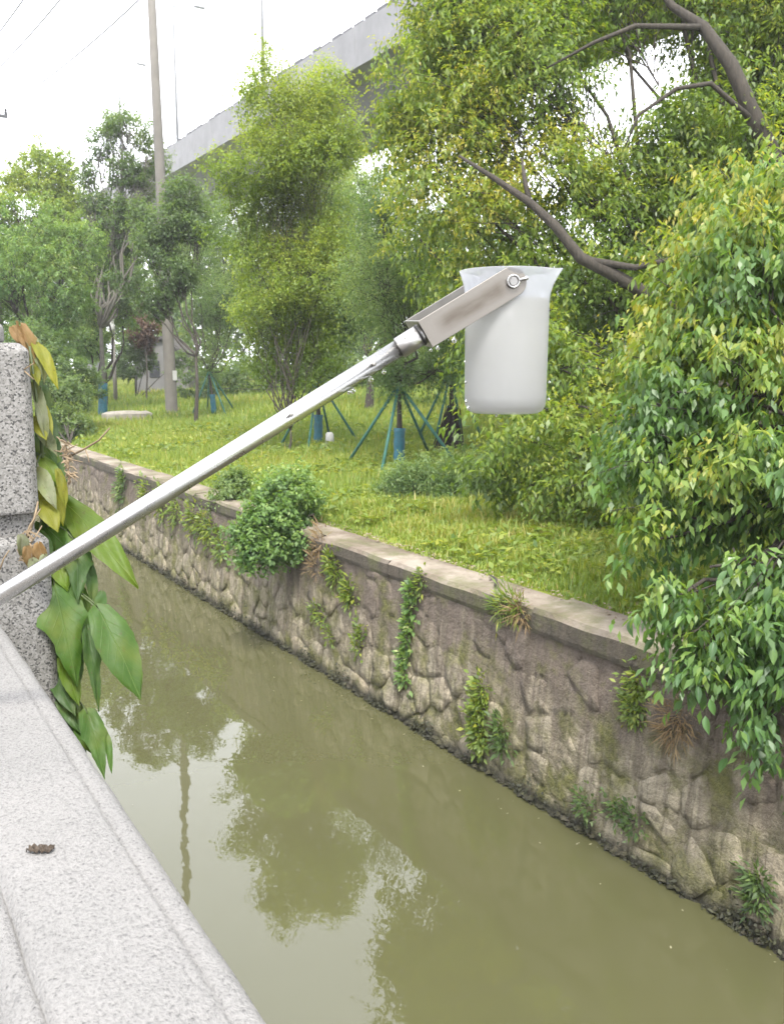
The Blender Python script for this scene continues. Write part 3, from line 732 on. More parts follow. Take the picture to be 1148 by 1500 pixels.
ftree(285, 575, 24.5, 'dark grey-green tree leaning in front of the utility pole', [(240,330,0,.6),(270,290,0,.55),(215,370,0,.7),(260,400,0,.55),(190,400,0,.55),(290,320,0,.6),(230,440,0,.45)], 56, 'dark', 1700, 13, .10, .045, twigs=.25, hfork=1.9, r0=.07, gap=-.12, gs=1.7, droop=.4)
ftree(540, 560, 26, 'mid green tree behind the staked row left of the big camphor', [(540,300,0,1.2),(500,330,0,1.0),(590,400,0,1.2),(530,420,0,1.1),(560,240,0,.8)], 57, 'willow', 2800, 13, .10, .045, twigs=.1, hfork=1.5)
ftree(700, 560, 24, 'mid green tree glimpsed behind the camphor and the beaker', [(700,350,0,1.4),(650,430,0,1.2),(760,430,0,1.3),(720,510,0,.9)], 58, 'pale', 2200, 13, .12, .05, twigs=.05, hfork=1.5)
for k, (u, d_, lab, lb) in enumerate([
        (200, 52, 'dim tree left of the hut under the viaduct', [(150,440,0,2.2),(200,420,0,2.0),(120,480,0,1.6),(180,350,0,2.0),(230,380,0,1.8)]),
        (310, 48, 'dim tree right of the hut under the viaduct', [(310,420,0,2.2),(340,460,0,1.8),(290,380,1,1.6),(320,330,0,2.0),(350,390,0,1.8)]),
        (420, 46, 'dim tree behind the close pair of wrapped trunks', [(420,430,0,2.2),(460,480,0,1.6),(390,490,0,1.5),(420,330,0,2.2),(470,380,0,1.9),(385,380,0,1.8)]),
        (540, 44, 'dim tree behind the tube collar under the viaduct', [(540,440,0,2.3),(500,490,0,1.6),(590,490,0,1.5),(530,330,0,2.2),(590,360,0,2.0),(500,400,0,1.8)]),
        (680, 42, 'dim tree straight behind the beaker under the viaduct', [(680,460,0,2.2),(740,470,0,2.0),(640,500,0,1.4),(660,360,0,2.0),(730,340,0,2.0),(700,270,0,1.7)]),
        (880, 36, 'dim tree far behind the low camphor boughs', [(880,480,0,2.0),(950,500,0,1.8),(820,500,0,1.5)]),
        (40, 46, 'dim tree far behind the left edge', [(20,440,0,2.4),(80,470,0,2.0),(-40,420,0,2.5)])]):
    ftree(u, 545, d_, lab, lb, 70 + k, 'dark' if k % 2 else 'willow', 1400, 13, .22, .11, twigs=.04, hfork=1.2, droop=.3)
ftree(213, 548, 39, 'small reddish leaved tree in front of the grey hut', [(212,480,0,.7),(200,455,0,.5),(222,500,0,.4)], 80, 'red', 500, 12, .12, .06, twigs=.2, name='young_tree', r0=.05)

def woods():
    """far-off woods beyond the viaduct: one mass"""
    lb = []; r = random.Random(12)
    for u in range(-60, 1250, 45):
        for k in range(2):
            d_ = r.uniform(58, 85); q = sight(u + r.uniform(-20, 20), 545, d_); z0 = zg(q.x, q.y)
            lb.append((q.x, q.y, z0 + r.uniform(1.0, 4.5) + 3.0 * k, r.uniform(2.4, 3.8)))
    fo = foliage(lb, 5200, 12, .42, .26, 90, twig=1.0, droop=.3, gap=-.6, gs=.5, shell=.5)
    o = link('distant_woods', leaves_mesh('distant_woods', fo['P'], fo['ax'], fo['nr'], fo['L'], fo['W'], fo['t']), M['willow'], None, False)
    tag(o, 'distant mass of trees along the horizon beyond the viaduct', 'woods', kind='stuff')
woods()
# ------------------------------------------------------------------ shrubs
def shrub(name, label, base, lobes, mat, ncl, per, L, W, seed, cat='shrub', group=None, r0=0.03, stems=5, **kw):
    b = Vector(base); root = thing(name, label, cat, b, group)
    kw.setdefault('droop', .3); kw.setdefault('twig', .22); kw.setdefault('shell', .3); kw.setdefault('gap', -.4); kw.setdefault('gs', 3.0)
    fo = foliage(lobes, ncl, per, L, W, seed, **kw)
    rnd = random.Random(seed)
    for k in range(min(stems, 12)):
        l = lobes[k % len(lobes)]
        MB().tube(curve(b + Vector((rnd.uniform(-.06, .06), rnd.uniform(-.06, .06), -.04)), Vector(l[:3]) + Vector((rnd.uniform(-.1, .1), rnd.uniform(-.1, .1), 0)), .03, 4, .03, rnd), [r0, r0*.8, r0*.6, r0*.4, r0*.2], 5).build('stem', M['bark'], root, True)
    link('foliage', leaves_mesh('foliage', fo['P'] - np.array(b), fo['ax'], fo['nr'], fo['L'], fo['W'], fo['t']), M[mat], root, False)
    return root
sb = Vector((4.78, 9.3, zg(4.78, 9.3)))
shrub('wall_shrub', 'dense round green shrub spilling over the coping of the stone wall', sb,
      S([(420,745,10.2,.42),(455,755,10.0,.26),(385,770,9.9,.30),(375,805,9.7,.20),(430,720,10.5,.33),(400,800,9.8,.20),(360,785,9.9,.16),(440,790,9.9,.2)]), 'pale', 1500, 16, .06, .036, 61, young=.6, stems=7)
shrub('wall_shrub', 'small dark shrub on the wall top just left of the dense round shrub', (4.66, 11.6, 1.42), S([(335,735,12.2,.24),(332,770,12.0,.17),(345,705,12.4,.18)]), 'dark', 420, 14, .07, .04, 62)
shrub('wall_shrub', 'dark bushy shrub over the far end of the wall beside the granite post', (4.8, 22.5, 1.42), S([(95,585,23,.75),(70,555,23.5,.9),(110,620,22.5,.5),(75,620,22.5,.7),(120,560,24,.6),(50,520,24,.9)]), 'dark', 2200, 14, .10, .05, 63)
shrub('hedge', 'low grey-green clipped shrub mound in the grass below the staked tree', ground(635, 735), S([(600,705,11.6,.30),(640,700,11.6,.34),(680,705,11.4,.32),(570,710,11.8,.18),(660,715,11.2,.26),(700,690,11.6,.3)]), 'willow', 1500, 16, .05, .016, 64, flat=0, young=.5)
gb = ground(262, 545)
shrub('shrub', 'rounded dark shrub on the crest right of the utility pole', gb, [(gb.x, gb.y, gb.z + .5, .75), (gb.x + .5, gb.y + .3, gb.z + .4, .5)], 'dark', 700, 13, .11, .05, 65)
hl = []; r = random.Random(31)
for u in range(290, 720, 26):
    q = sight(u, 545, 38 + r.uniform(-1.5, 1.5)); hl.append((q.x, q.y, zg(q.x, q.y) + r.uniform(.5, .9), r.uniform(.8, 1.15)))
shrub('hedge', 'long dark hedge along the crest of the slope behind the wrapped young trees', (hl[8][0], hl[8][1], zg(hl[8][0], hl[8][1])), hl, 'dark', 2800, 13, .16, .08, 91, stems=12)
gb = ground(180, 552)
shrub('shrub', 'pale leafy shrub on the crest left of the utility pole', gb, [(gb.x, gb.y, gb.z + .5, .8), (gb.x - .8, gb.y + .3, gb.z + .5, .7), (gb.x + .6, gb.y, gb.z + .35, .5)], 'pale', 800, 13, .11, .05, 66)
gb = sight(200, 556, 40); gb.z = zg(gb.x, gb.y)
shrub('shrub', 'dark leafy shrub hiding the left half of the grey hut', gb, S([(200,500,40,.8),(190,530,40,.8),(214,525,40,.55),(205,470,40,.6),(262,528,40.5,.5),(255,545,40,.4)]), 'dark', 1300, 13, .11, .05, 660)
gb = ground(150, 590)
shrub('shrub', 'light green weedy shrub at the left foot of the grass slope', gb, [(gb.x, gb.y, gb.z + .35, .6), (gb.x - .7, gb.y + .2, gb.z + .4, .6)], 'weed', 700, 13, .10, .045, 67)
gb = ground(520, 545)
shrub('shrub', 'dark shrub on the crest between the metal tube and the staked tree', gb, [(gb.x, gb.y, gb.z + .6, .9), (gb.x + .9, gb.y - .3, gb.z + .6, .8), (gb.x + 1.7, gb.y - .8, gb.z + .5, .7)], 'dark', 1100, 13, .11, .05, 68)
gb = ground(960, 690)
shrub('shrub', 'light green undergrowth shrub in shade beneath the camphor', gb, [(gb.x, gb.y, gb.z + .2, .3), (gb.x + .4, gb.y - .2, gb.z + .2, .3)], 'pale', 350, 13, .07, .035, 69)

# ------------------------------------------------------------------ grass and weeds
def bank_z(X, Y):
    t = np.clip(X - 4.7, 0, 22); mm = np.minimum(1, t / 1.5)
    return 1.40 + 0.064 * t + 0.035 * np.sin(X * .9 + Y * .35) * mm + 0.03 * np.sin(Y * .8 - X * .5 + 1.3) * mm - 0.01
def grass():
    g = np.random.default_rng(3)
    Vs, Fs, Ts, base = [], [], [], 0
    for (n, d0, d1, pw, fine) in ((150000, 5.0, 11.0, 1.1, True), (200000, 9.5, 26.0, 1.1, False), (90000, 24.0, 55.0, 1.2, False)):
        dep = d0 + (d1 - d0) * g.random(n) ** pw; lat = g.uniform(-0.52, 0.50, n)
        X = dep * (math.sin(YAW) + lat * math.cos(YAW)); Y = dep * (math.cos(YAW) - lat * math.sin(YAW))
        k = (X > 4.70 + 0.05 * np.sin(Y * 5) + 0.06 * np.sin(Y * 1.7)) & (X < 40)
        X, Y, dep = X[k], Y[k], dep[k]
        P2 = np.stack([X, Y, X * 0], 1)
        clump = n3(P2, 1.6, 2.0); clump2 = n3(P2, 5.0, .4)
        k = (clump2 + 0.6 * clump + g.normal(size=len(X)) * .45 > -0.5)
        X, Y, dep, clump, clump2, P2 = X[k], Y[k], dep[k], clump[k], clump2[k], P2[k]
        n = len(X); Z = bank_z(X, Y)
        H = (0.12 + 0.06 * clump + 0.03 * clump2 + 0.07 * g.random(n)) * (0.75 + 0.035 * dep) * np.where(g.random(n) < .04, 1.6, 1) * .78
        H *= np.clip(0.35 + (X - 4.7) * 1.3, 0.35, 1)
        Wd = (0.0022 + 0.00062 * dep) * g.uniform(.7, 1.3, n)
        a = g.uniform(0, 2 * math.pi, n); lean = g.uniform(0.1, 0.75, n)
        dx, dy = np.cos(a), np.sin(a)
        b = np.stack([X, Y, Z], 1)
        sd_ = np.stack([-dy, dx, dx * 0], 1) * Wd[:, None]
        tip = b + np.stack([dx * lean * H, dy * lean * H, H * (1 - .35 * lean)], 1)
        ti = np.clip(0.50 + .20 * n3(P2, .55, 1.2) + .15 * clump2 + g.normal(size=n) * .15, 0, .93)
        ti = np.where(g.random(n) < .03, 1.0, ti)
        if fine:
            mid = b + np.stack([dx * lean * H * .35, dy * lean * H * .35, H * .6], 1)
            V = np.stack([b - sd_, b + sd_, mid + sd_ * .7, mid - sd_ * .7, tip], 1).reshape(-1, 3); q = 5
            tri = np.array([[0, 1, 2], [0, 2, 3], [3, 2, 4]])
        else:
            V = np.stack([b - sd_, b + sd_, tip], 1).reshape(-1, 3); q = 3; tri = np.array([[0, 1, 2]])
        Fs.append((tri[None] + (np.arange(n) * q)[:, None, None]).reshape(-1, 3) + base); base += len(V)
        Vs.append(V); Ts.append(np.repeat(ti, len(tri)))
    o = link('grass', np_mesh('grass', np.concatenate(Vs), np.concatenate(Fs), np.concatenate(Ts)), M['grass'], None, False)
    tag(o, 'rough yellow-green grass covering the sloping bank above the stone wall', 'grass', kind='stuff')
grass()
def broadleaf():
    g = np.random.default_rng(8); n = 9000
    dep = 6 + 18 * g.random(n); lat = g.uniform(-.5, .5, n)
    X = dep * (math.sin(YAW) + lat * math.cos(YAW)); Y = dep * (math.cos(YAW) - lat * math.sin(YAW))
    k = (X > 4.9) & (X < 23) & (n3(np.stack([X, Y, X*0], 1), 1.1, 5.0) > 0.05)
    X, Y, dep = X[k], Y[k], dep[k]; n = len(X); per = 6
    Z = np.array([zg(a, b) for a, b in zip(X, Y)])
    P = np.repeat(np.stack([X, Y, Z + .05], 1), per, 0) + g.normal(size=(n*per, 3)) * np.array([.05, .05, .04])
    a = g.uniform(0, 6.28, n*per)
    ax = np.stack([np.cos(a), np.sin(a), g.uniform(-.1, .8, n*per)], 1); nr = np.array([0, 0, 1.]) + g.normal(size=(n*per, 3)) * .4
    L = np.repeat(.06 + .004 * dep, per) * g.uniform(.6, 1.3, n*per)
    o = link('ground_weeds', leaves_mesh('ground_weeds', P, ax, nr, L, L * .45, np.clip(g.normal(.55, .25, n*per), 0, 1)), M['weed'], None, False)
    tag(o, 'broad leaved weeds scattered in patches through the grass', 'weeds', kind='stuff')
broadleaf()

def wall_pt(u, v):
    """point on the battered wall face along the line of sight"""
    lo = 3.0
    while lo < 40:
        p = sight(u, v, lo)
        if p.x >= wx(p.z) - 0.03: return p
        lo += 0.01
    return p
def wall_weed(label, pts, size, nleaf, mat, L, W, seed, droop=0.5, cat='plant', name='wall_plant', up=0.6):
    g = np.random.default_rng(seed); rnd = random.Random(seed)
    pp = [wall_pt(u, v) for (u, v) in pts]
    root = thing(name, label, cat, pp[0], 'weeds growing from the wall joints')
    q = []; axs = []
    for k, p in enumerate(pp):
        m = nleaf // len(pp)
        off = g.normal(size=(m, 3)) * np.array([size * .35, size, size * 1.1]); off[:, 0] = -np.abs(off[:, 0]) - .01
        q.append(np.array(p) + off)
        axs.append(unit(off * np.array([1, 1.2, .8]) / size + np.array([-.5, 0, up]) + g.normal(size=(m, 3)) * .5 - np.array([0, 0, droop])))
    P = np.concatenate(q); ax = np.concatenate(axs); n = len(P)
    nr = np.array([-.5, 0, .8]) + g.normal(size=(n, 3)) * .4
    sc = g.uniform(.6, 1.3, n)
    for k, p in enumerate(pp):
        for s_ in range(3):
            e = p + Vector((-rnd.uniform(.02, .05), rnd.uniform(-size, size), rnd.uniform(-size, size)))
            MB().tube([p + Vector((.03, 0, 0)), p.lerp(e, .5) + Vector((-.02, 0, .01)), e], [.004, .003, .0015], 4).build('stem', M['bark'], root, True)
    link('foliage', leaves_mesh('foliage', P - np.array(pp[0]), ax, nr, L * sc, W * sc, np.clip(g.normal(.5, .25, n), 0, 1)), M[mat], root, False)
wall_weed('bright green tuft on the wall face below the coping right of the dense shrub', [(488,825),(492,838)], .07, 260, 'weed', .07, .022, 101)
wall_weed('lower bright green tuft hanging on the wall right of the dense shrub', [(514,862),(512,872)], .06, 220, 'weed', .07, .022, 102)
wall_weed('long trailing strip of creeper running down a crack in the stone wall', [(604,865),(603,890),(600,915),(597,940),(594,965),(592,990)], .045, 420, 'pale', .06, .035, 103, droop=.8)
wall_weed('leafy weed patch climbing the lower wall at the waterline in the middle', [(708,1010),(704,1035),(700,1060),(703,1080)], .06, 480, 'weed', .06, .028, 104)
wall_weed('upright dark green weed at the waterline beside the larger weed patch', [(735,1070),(738,1090)], .05, 200, 'dark', .07, .02, 105)
wall_weed('mossy yellow-green clump hanging on the wall left of the camphor leaves', [(935,1000),(932,1020),(930,1042)], .05, 420, 'weed', .045, .02, 106, droop=.9)
wall_weed('small green fern clump low on the wall near the right edge', [(1110,1285),(1112,1300),(1108,1320)], .04, 260, 'dark', .06, .016, 107)
wall_weed('yellow-green grass tuft over the step in the coping', [(748,885),(735,890),(760,884)], .05, 340, 'weed', .09, .012, 108, droop=.2)
wall_weed('dry brown grass tuft rooted under the step in the coping', [(765,897)], .035, 130, 'dry', .13, .007, 109, droop=.1)
wall_weed('small creeper sprig on the wall left of the trailing strip', [(530,925),(524,945)], .05, 150, 'weed', .05, .025, 110)
wall_weed('dry straw coloured weeds beside the dense shrub on the wall top', [(470,800),(466,825),(474,785)], .07, 200, 'dry', .12, .010, 111, droop=.1)
wall_weed('thin weeds in the lower joints below the dense shrub', [(475,905),(462,895),(485,930)], .05, 200, 'weed', .05, .02, 112)
wall_weed('moss and weeds at the waterline left of the small pale stones', [(860,1180),(905,1185),(930,1205)], .05, 330, 'dark', .04, .02, 113)
wall_weed('weeds hanging over the far wall behind the metal tube', [(240,735),(260,745),(285,760),(215,725)], .13, 700, 'weed', .09, .03, 114, droop=.7)
wall_weed('weeds hanging over the middle of the far wall by the small shrub', [(310,780),(325,800),(300,770)], .10, 420, 'weed', .08, .028, 115, droop=.7)
wall_weed('green hanging weeds on the far wall right of the granite post', [(182,700),(178,720)], .11, 260, 'dark', .09, .04, 116, droop=.7)
wall_weed('young green weed under the coping above the trailing strip', [(620,845),(616,858)], .04, 130, 'weed', .06, .02, 117)
wall_weed('dark roots and dry stems matted on the wall under the camphor leaves', [(990,1050),(985,1070),(1000,1060)], .05, 260, 'dry', .10, .006, 118, droop=1.0)
# algae film and moss tufts at the waterline
g = np.random.default_rng(19); n = 9000
Y = 1.6 + 22 * g.random(n) ** 1.4
k = n3(np.stack([Y, Y*0, Y*0], 1), 5.3, 1.0) + g.normal(size=n) * .25 > .15; Y = Y[k]; n = len(Y)
Zm = np.abs(g.normal(size=n)) * (.03 + .05 * (n3(np.stack([Y, Y*0, Y*0], 1), 2.1, 4.0) > 0.1))
P = np.stack([4.20 + .1 * Zm - .03 - .02 * g.random(n), Y, Zm], 1)
o = link('waterline_moss', leaves_mesh('waterline_moss', P, g.normal(size=(n, 3)) + np.array([-.6, 0, .2]), np.array([-.6, 0, .7]) + g.normal(size=(n, 3)) * .5, g.uniform(.02, .05, n), g.uniform(.01, .025, n), g.random(n) * .6), M['algae'], None, False)
tag(o, 'dark moss and algae clinging to the foot of the stone wall', 'moss', kind='stuff')

# ------------------------------------------------------------------ things on the bank
# utility pole
b = ground(252, 605); d = depth_of(b)
up = thing('utility_pole', 'tall round concrete utility pole with a small white tag standing in the grass', 'utility pole', b, 'utility poles')
top = Vector((b.x - .20, b.y - .07, b.z + 17.5))
MB().tube([b - Vector((0, 0, .3)), b, b.lerp(top, .5), top], [.20, .20, .15, .10], 20).build('shaft', M['pole'], up, True)
tg = sight(256, 550, d - .30)
tp = MB(); tp.box((tg.x - .07, tg.y - .035, tg.z - .16), (tg.x + .07, tg.y + .03, tg.z + .16)); tp.build('tag_plate', M['white_paint'], up)
MB().lathe([(.115, -.03), (.125, 0), (.115, .03)], 16, (top.x, top.y, top.z - .6)).build('band', M['darkmetal'], up)
# neighbouring pole of the line, only its crossarm reaches the frame
b2 = Vector((4.95, 33.0, zg(4.95, 33.0)))
p2 = thing('utility_pole', 'second utility pole at the left edge, only the tip of its crossarm in view', 'utility pole', b2, 'utility poles')
zt = sight(4, 180, 30).z
MB().tube([b2 - Vector((0, 0, .3)), Vector((b2.x, b2.y, zt + 1.2))], [.18, .12], 16).build('shaft', M['pole'], p2, True)
ca = MB(); ca.box((b2.x - 1.3, b2.y - .05, zt - .04), (b2.x + .72, b2.y + .05, zt + .05)); ca.build('crossarm', M['darkmetal'], p2)
for dx in (-1.2, -.6, .68):
    MB().lathe([(.0, 0), (.05, .0), (.055, .08), (.03, .11), (.05, .15), (.03, .19), (.0, .20)], 10, (b2.x + dx, b2.y, zt + .05)).build('insulator', M['darkmetal'], p2)
for k, (dx, lab) in enumerate(((-1.2, 'thin overhead cable, leftmost of the three against the white sky'), (-.6, 'thin overhead cable, middle of the three against the white sky'), (.68, 'thin overhead cable, rightmost of the three against the white sky'))):
    s_ = Vector((b2.x + dx, b2.y, zt + .25)); e_ = Vector((b2.x + dx + .5, -8, zt + .25))
    o = MB().tube(curve(s_, e_, -1.4, 24), .017, 5).build('overhead_cable', M['lampgrey']); tag(o, lab, 'cable', 'overhead cables')

# viaduct
XV, ZV = 24.0, 3.2 + .713 * 24.0
VY0, VY1 = -30, 160
vd = thing('viaduct', 'pale grey concrete road viaduct with a jagged dark rail crossing behind the trees', 'viaduct', (XV + 5, 40, zg(30, 40)))
pr_ = []
yy = VY0
while yy < VY1:
    m = MB(); m.box((XV, yy + .02, ZV - 1.30), (XV + .28, yy + 3.98, ZV)); m.build('parapet_panel', M['viaduct'], vd, bevel=.02)
    yy += 4
m = MB(); m.box((XV - .10, VY0, ZV - 2.05), (XV + 9.5, VY1, ZV - 1.303)); m.build('deck_edge', M['viaduct'], vd)
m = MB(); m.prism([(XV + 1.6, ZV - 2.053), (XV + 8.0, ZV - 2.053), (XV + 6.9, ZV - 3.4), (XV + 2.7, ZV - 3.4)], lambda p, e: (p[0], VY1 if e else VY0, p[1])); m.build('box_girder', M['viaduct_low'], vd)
m = MB(); m.box((XV + 9.2, VY0, ZV - 1.30), (XV + 9.5, VY1, ZV)); m.build('far_parapet', M['viaduct'], vd)
rl = MB()
yy = VY0
r = random.Random(2)
while yy < VY1:
    rl.box((XV + .06, yy, ZV + .002), (XV + .22, yy + .9, ZV + r.uniform(.10, .22))); yy += 1.15
o = rl.build('rail', M['darkmetal'], vd); o['kind'] = 'stuff'
for k, yy in enumerate((-10, 22, 54, 86, 118)):
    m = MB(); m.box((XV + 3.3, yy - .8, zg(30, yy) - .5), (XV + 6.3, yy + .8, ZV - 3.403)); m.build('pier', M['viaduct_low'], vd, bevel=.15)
for (yy, lab) in ((71.6 * 1.2, 'faint street lamp on the viaduct, leftmost of the three'), (58.8 * 1.2, 'street lamp on the viaduct just right of the utility pole'), (45.2 * 1.2, 'street lamp pole on the viaduct above the bright pointed tree')):
    lp = thing('street_lamp', lab, 'street lamp', (XV + .45, yy, ZV - 1.3), 'street lamps on the viaduct')
    MB().tube([(XV + .45, yy, ZV - 1.3), (XV + .45, yy, ZV + 5), (XV + .45, yy, ZV + 9.8), (XV + .5, yy, ZV + 10.1)], [.12, .10, .07, .06], 8).build('lamp_post', M['lampgrey'], lp, True)
    MB().tube([(XV + .5, yy, ZV + 10.1), (XV + 1.3, yy, ZV + 10.35), (XV + 2.2, yy, ZV + 10.45)], [.05, .045, .04], 6).build('arm', M['lampgrey'], lp, True)
    m = MB(); m.box((XV + 2.2, yy - .15, ZV + 10.38), (XV + 3.0, yy + .15, ZV + 10.52)); m.build('lamp_head', M['lampgrey'], lp, bevel=.04)

# hut under the viaduct
hb = ground(232, 546); hb = sight(236, 548, 44); hb.z = zg(hb.x, hb.y)
hut = thing('hut', 'small grey rendered hut with a sloping roof behind the utility pole', 'hut', hb)
rx, ry = math.cos(YAW), -math.sin(YAW)
m = MB(); m.prism([(-1.3, 0), (1.35, 0), (1.35, 1.9), (.2, 2.75), (-1.3, 2.3)], lambda p, e: (hb.x + rx * p[0] + e * 2.5 * math.sin(YAW), hb.y + ry * p[0] + e * 2.5 * math.cos(YAW), hb.z - .1 + p[1])); m.build('wall', M['hut'], hut)
m = MB(); m.prism([(1.6, 1.72), (1.62, 1.86), (.2, 2.92), (-1.5, 2.42), (-1.5, 2.31), (.2, 2.78)], lambda p, e: (hb.x + rx * p[0] + (e * 2.9 - .2) * math.sin(YAW), hb.y + ry * p[0] + (e * 2.9 - .2) * math.cos(YAW), hb.z - .1 + p[1])); m.build('roof', M['roof'], hut)
m = MB(); m.prism([(-.55, .9), (-.05, .9), (-.05, 1.7), (-.55, 1.7)], lambda p, e: (hb.x + rx * p[0] + (e * .06 - .03) * math.sin(YAW), hb.y + ry * p[0] + (e * .06 - .03) * math.cos(YAW), hb.z - .1 + p[1])); m.build('window', M['glass_dark'], hut)
# white capped post
b = sight(168, 545, 38); b.z = zg(b.x, b.y)
wp = thing('marker_post', 'slim grey post with a white cap between the trees left of the utility pole', 'post', b)
MB().tube([b - Vector((0, 0, .2)), b + Vector((0, 0, 2.9))], [.09, .085], 10).build('shaft', M['pole'], wp, True)
MB().tube([b + Vector((0, 0, 2.9)), b + Vector((0, 0, 3.55))], [.12, .12], 10).build('cap', M['white_paint'], wp, True)
# short white marker
b = ground(483, 655)
ms_ = thing('marker_stone', 'short white rounded marker stone in the grass near the tube', 'marker stone', b)
MB().lathe([(.0, .30), (.05, .295), (.078, .26), (.085, .2), (.088, -.05), (0, -.05)], 14, b).build('stone_block', M['white_paint'], ms_, True)
# pale slab
b = ground(186, 615)
m = MB(); r = random.Random(4); nn = 12
out = [(.85 * math.cos(2*math.pi*i/nn) * r.uniform(.85, 1.1), .45 * math.sin(2*math.pi*i/nn) * r.uniform(.8, 1.1)) for i in range(nn)]
vs_ = [(b.x + x, b.y + y, b.z - .05) for x, y in out] + [(b.x + x, b.y + y, b.z + .20) for x, y in out] + [(b.x + x*.8, b.y + y*.8, b.z + .27 + r.uniform(-.02, .02)) for x, y in out]
fs_ = [(i, (i+1) % nn, nn+(i+1) % nn, nn+i) for i in range(nn)] + [(nn+i, nn+(i+1) % nn, 2*nn+(i+1) % nn, 2*nn+i) for i in range(nn)] + [tuple(range(2*nn, 3*nn))]
o = m.add(vs_, fs_).build('rock', M['paleroc']); tag(o, 'flat pale rock slab lying in the grass left of the utility pole', 'rock')
# dark brushwood heap
b = ground(655, 662)
br = thing('brushwood_heap', 'dark conical heap of dry brushwood propped at a trunk left of the beaker', 'brushwood', b)
m = MB(); r = random.Random(9)
for i in range(260):
    a = r.uniform(0, 6.28); q = r.uniform(.03, .32); h = r.uniform(.25, .85)
    m.tube([b + Vector((math.cos(a)*q, math.sin(a)*q, -.03)), b + Vector((math.cos(a)*q*.35 + r.uniform(-.05, .05) + .1, math.sin(a)*q*.35, h))], [.016, .008], 4)
m.build('twigs', M['brush'], br)

# ------------------------------------------------------------------ granite railing
RZ = 2.75
def bev_box(mb, lo, hi, c):
    """box with chamfered edges on the four vertical sides and the top"""
    x0, y0, z0 = lo; x1, y1, z1 = hi
    ring = lambda i, z: [(x0+i+c, y0+i, z), (x1-i-c, y0+i, z), (x1-i, y0+i+c, z), (x1-i, y1-i-c, z), (x1-i-c, y1-i, z), (x0+i+c, y1-i, z), (x0+i, y1-i-c, z), (x0+i, y0+i+c, z)]
    vs_ = ring(0, z0) + ring(0, z1 - c) + ring(c, z1)
    fs_ = [tuple(reversed(range(8)))] + [(k*8+i, k*8+(i+1) % 8, (k+1)*8+(i+1) % 8, (k+1)*8+i) for k in (0, 1) for i in range(8)] + [tuple(range(16, 24))]
    mb.add(vs_, fs_)
def post(y0, label):
    x0, x1 = -.045, .322
    root = thing('granite_post', label, 'post', ((x0 + x1) / 2, y0 + .18, 1.75), 'granite railing posts')
    m = MB(); bev_box(m, (x0, y0, 1.0), (x1, y0 + .36, 2.895), .012); m.build('shaft', M['granite_post'], root, bevel=.004)
    m = MB(); m.box((x0 + .028, y0 + .028, 2.8952), (x1 - .022, y0 + .332, 2.935)); m.build('neck', M['granite_post'], root)
    m = MB(); bev_box(m, (x0 + .008, y0 + .008, 2.9352), (x1 - .012, y0 + .352, 3.246), .014); m.build('head', M['granite_post'], root, bevel=.005)
    m = MB(); bev_box(m, (x0 + .035, y0 + .020, 3.2462), (x1 - .050, y0 + .320, 3.288), .014); m.build('cap', M['granite_rail'], root, bevel=.006)
    return root
post(1.715, 'speckled grey granite railing post with a stepped head, overgrown by a vine')
post(-1.6, 'granite railing post at the near end behind the viewer')
# handrail profile: flat top, fine grooves, rounded shoulders
rail = thing('granite_handrail', 'pale hammered granite handrail with grooved rounded edges running to the post', 'handrail', (.14, 0, 1.75))
prof = [(.066, 2.60), (.062, 2.715), (.068, 2.732), (.078, 2.7405), (.0885, 2.7425), (.0905, 2.739), (.0925, 2.7435), (.097, 2.7495), (.110, 2.7505), (.195, 2.7505), (.1985, 2.7495), (.2005, 2.7465), (.203, 2.7480), (.217, 2.7465), (.2235, 2.741), (.2255, 2.734), (.2255, 2.60)]
m = MB(); vs_, fs_ = [], []; ny = 100; k = len(prof)
for j in range(ny + 1):
    yy = -1.238 + (1.713 + 1.238) * j / ny
    for q, (a, b_) in enumerate(prof): vs_.append((a + .0010 * vnoise(yy, q * .3, 23, q), yy, b_ + .0008 * vnoise(yy, q * .2, 31, 1.7)))
for j in range(ny):
    for q in range(k): fs_.append((j*k+q, j*k+(q+1) % k, (j+1)*k+(q+1) % k, (j+1)*k+q))
fs_ += [tuple(range(k)), tuple(reversed(range(ny*k, ny*k+k)))]
m.add(vs_, [tuple(reversed(f)) for f in fs_]).build('rail_top', M['granite_rail'], rail, True)
m = MB(); m.box((.085, -1.238, 1.74), (.190, 1.713, 2.598)); m.build('panel', M['granite_rail'], rail)

# specks of scum and leaf floating by the wall
fl_ = MB(); r = random.Random(40)
for i in range(150):
    yy = r.uniform(1.8, 16); x = 4.18 - abs(r.gauss(0, .35)) if r.random() < .7 else r.uniform(.6, 4.0); s_ = r.uniform(.004, .016); a = r.uniform(0, 6.28)
    ca_, sa_ = math.cos(a) * s_, math.sin(a) * s_
    fl_.add([(x - ca_, yy - sa_, .003), (x + sa_ * .5, yy - ca_ * .5, .004), (x + ca_, yy + sa_, .006), (x - sa_ * .5, yy + ca_ * .5, .004)], [(0, 1, 2), (0, 2, 3)])
M['scum'] = simple('floating_scum', (.34, .32, .20), .7, var=.5, scale=9)
o = fl_.build('floating_debris', M['scum']); tag(o, 'small pale specks of leaf and scum floating on the canal', 'debris', kind='stuff')
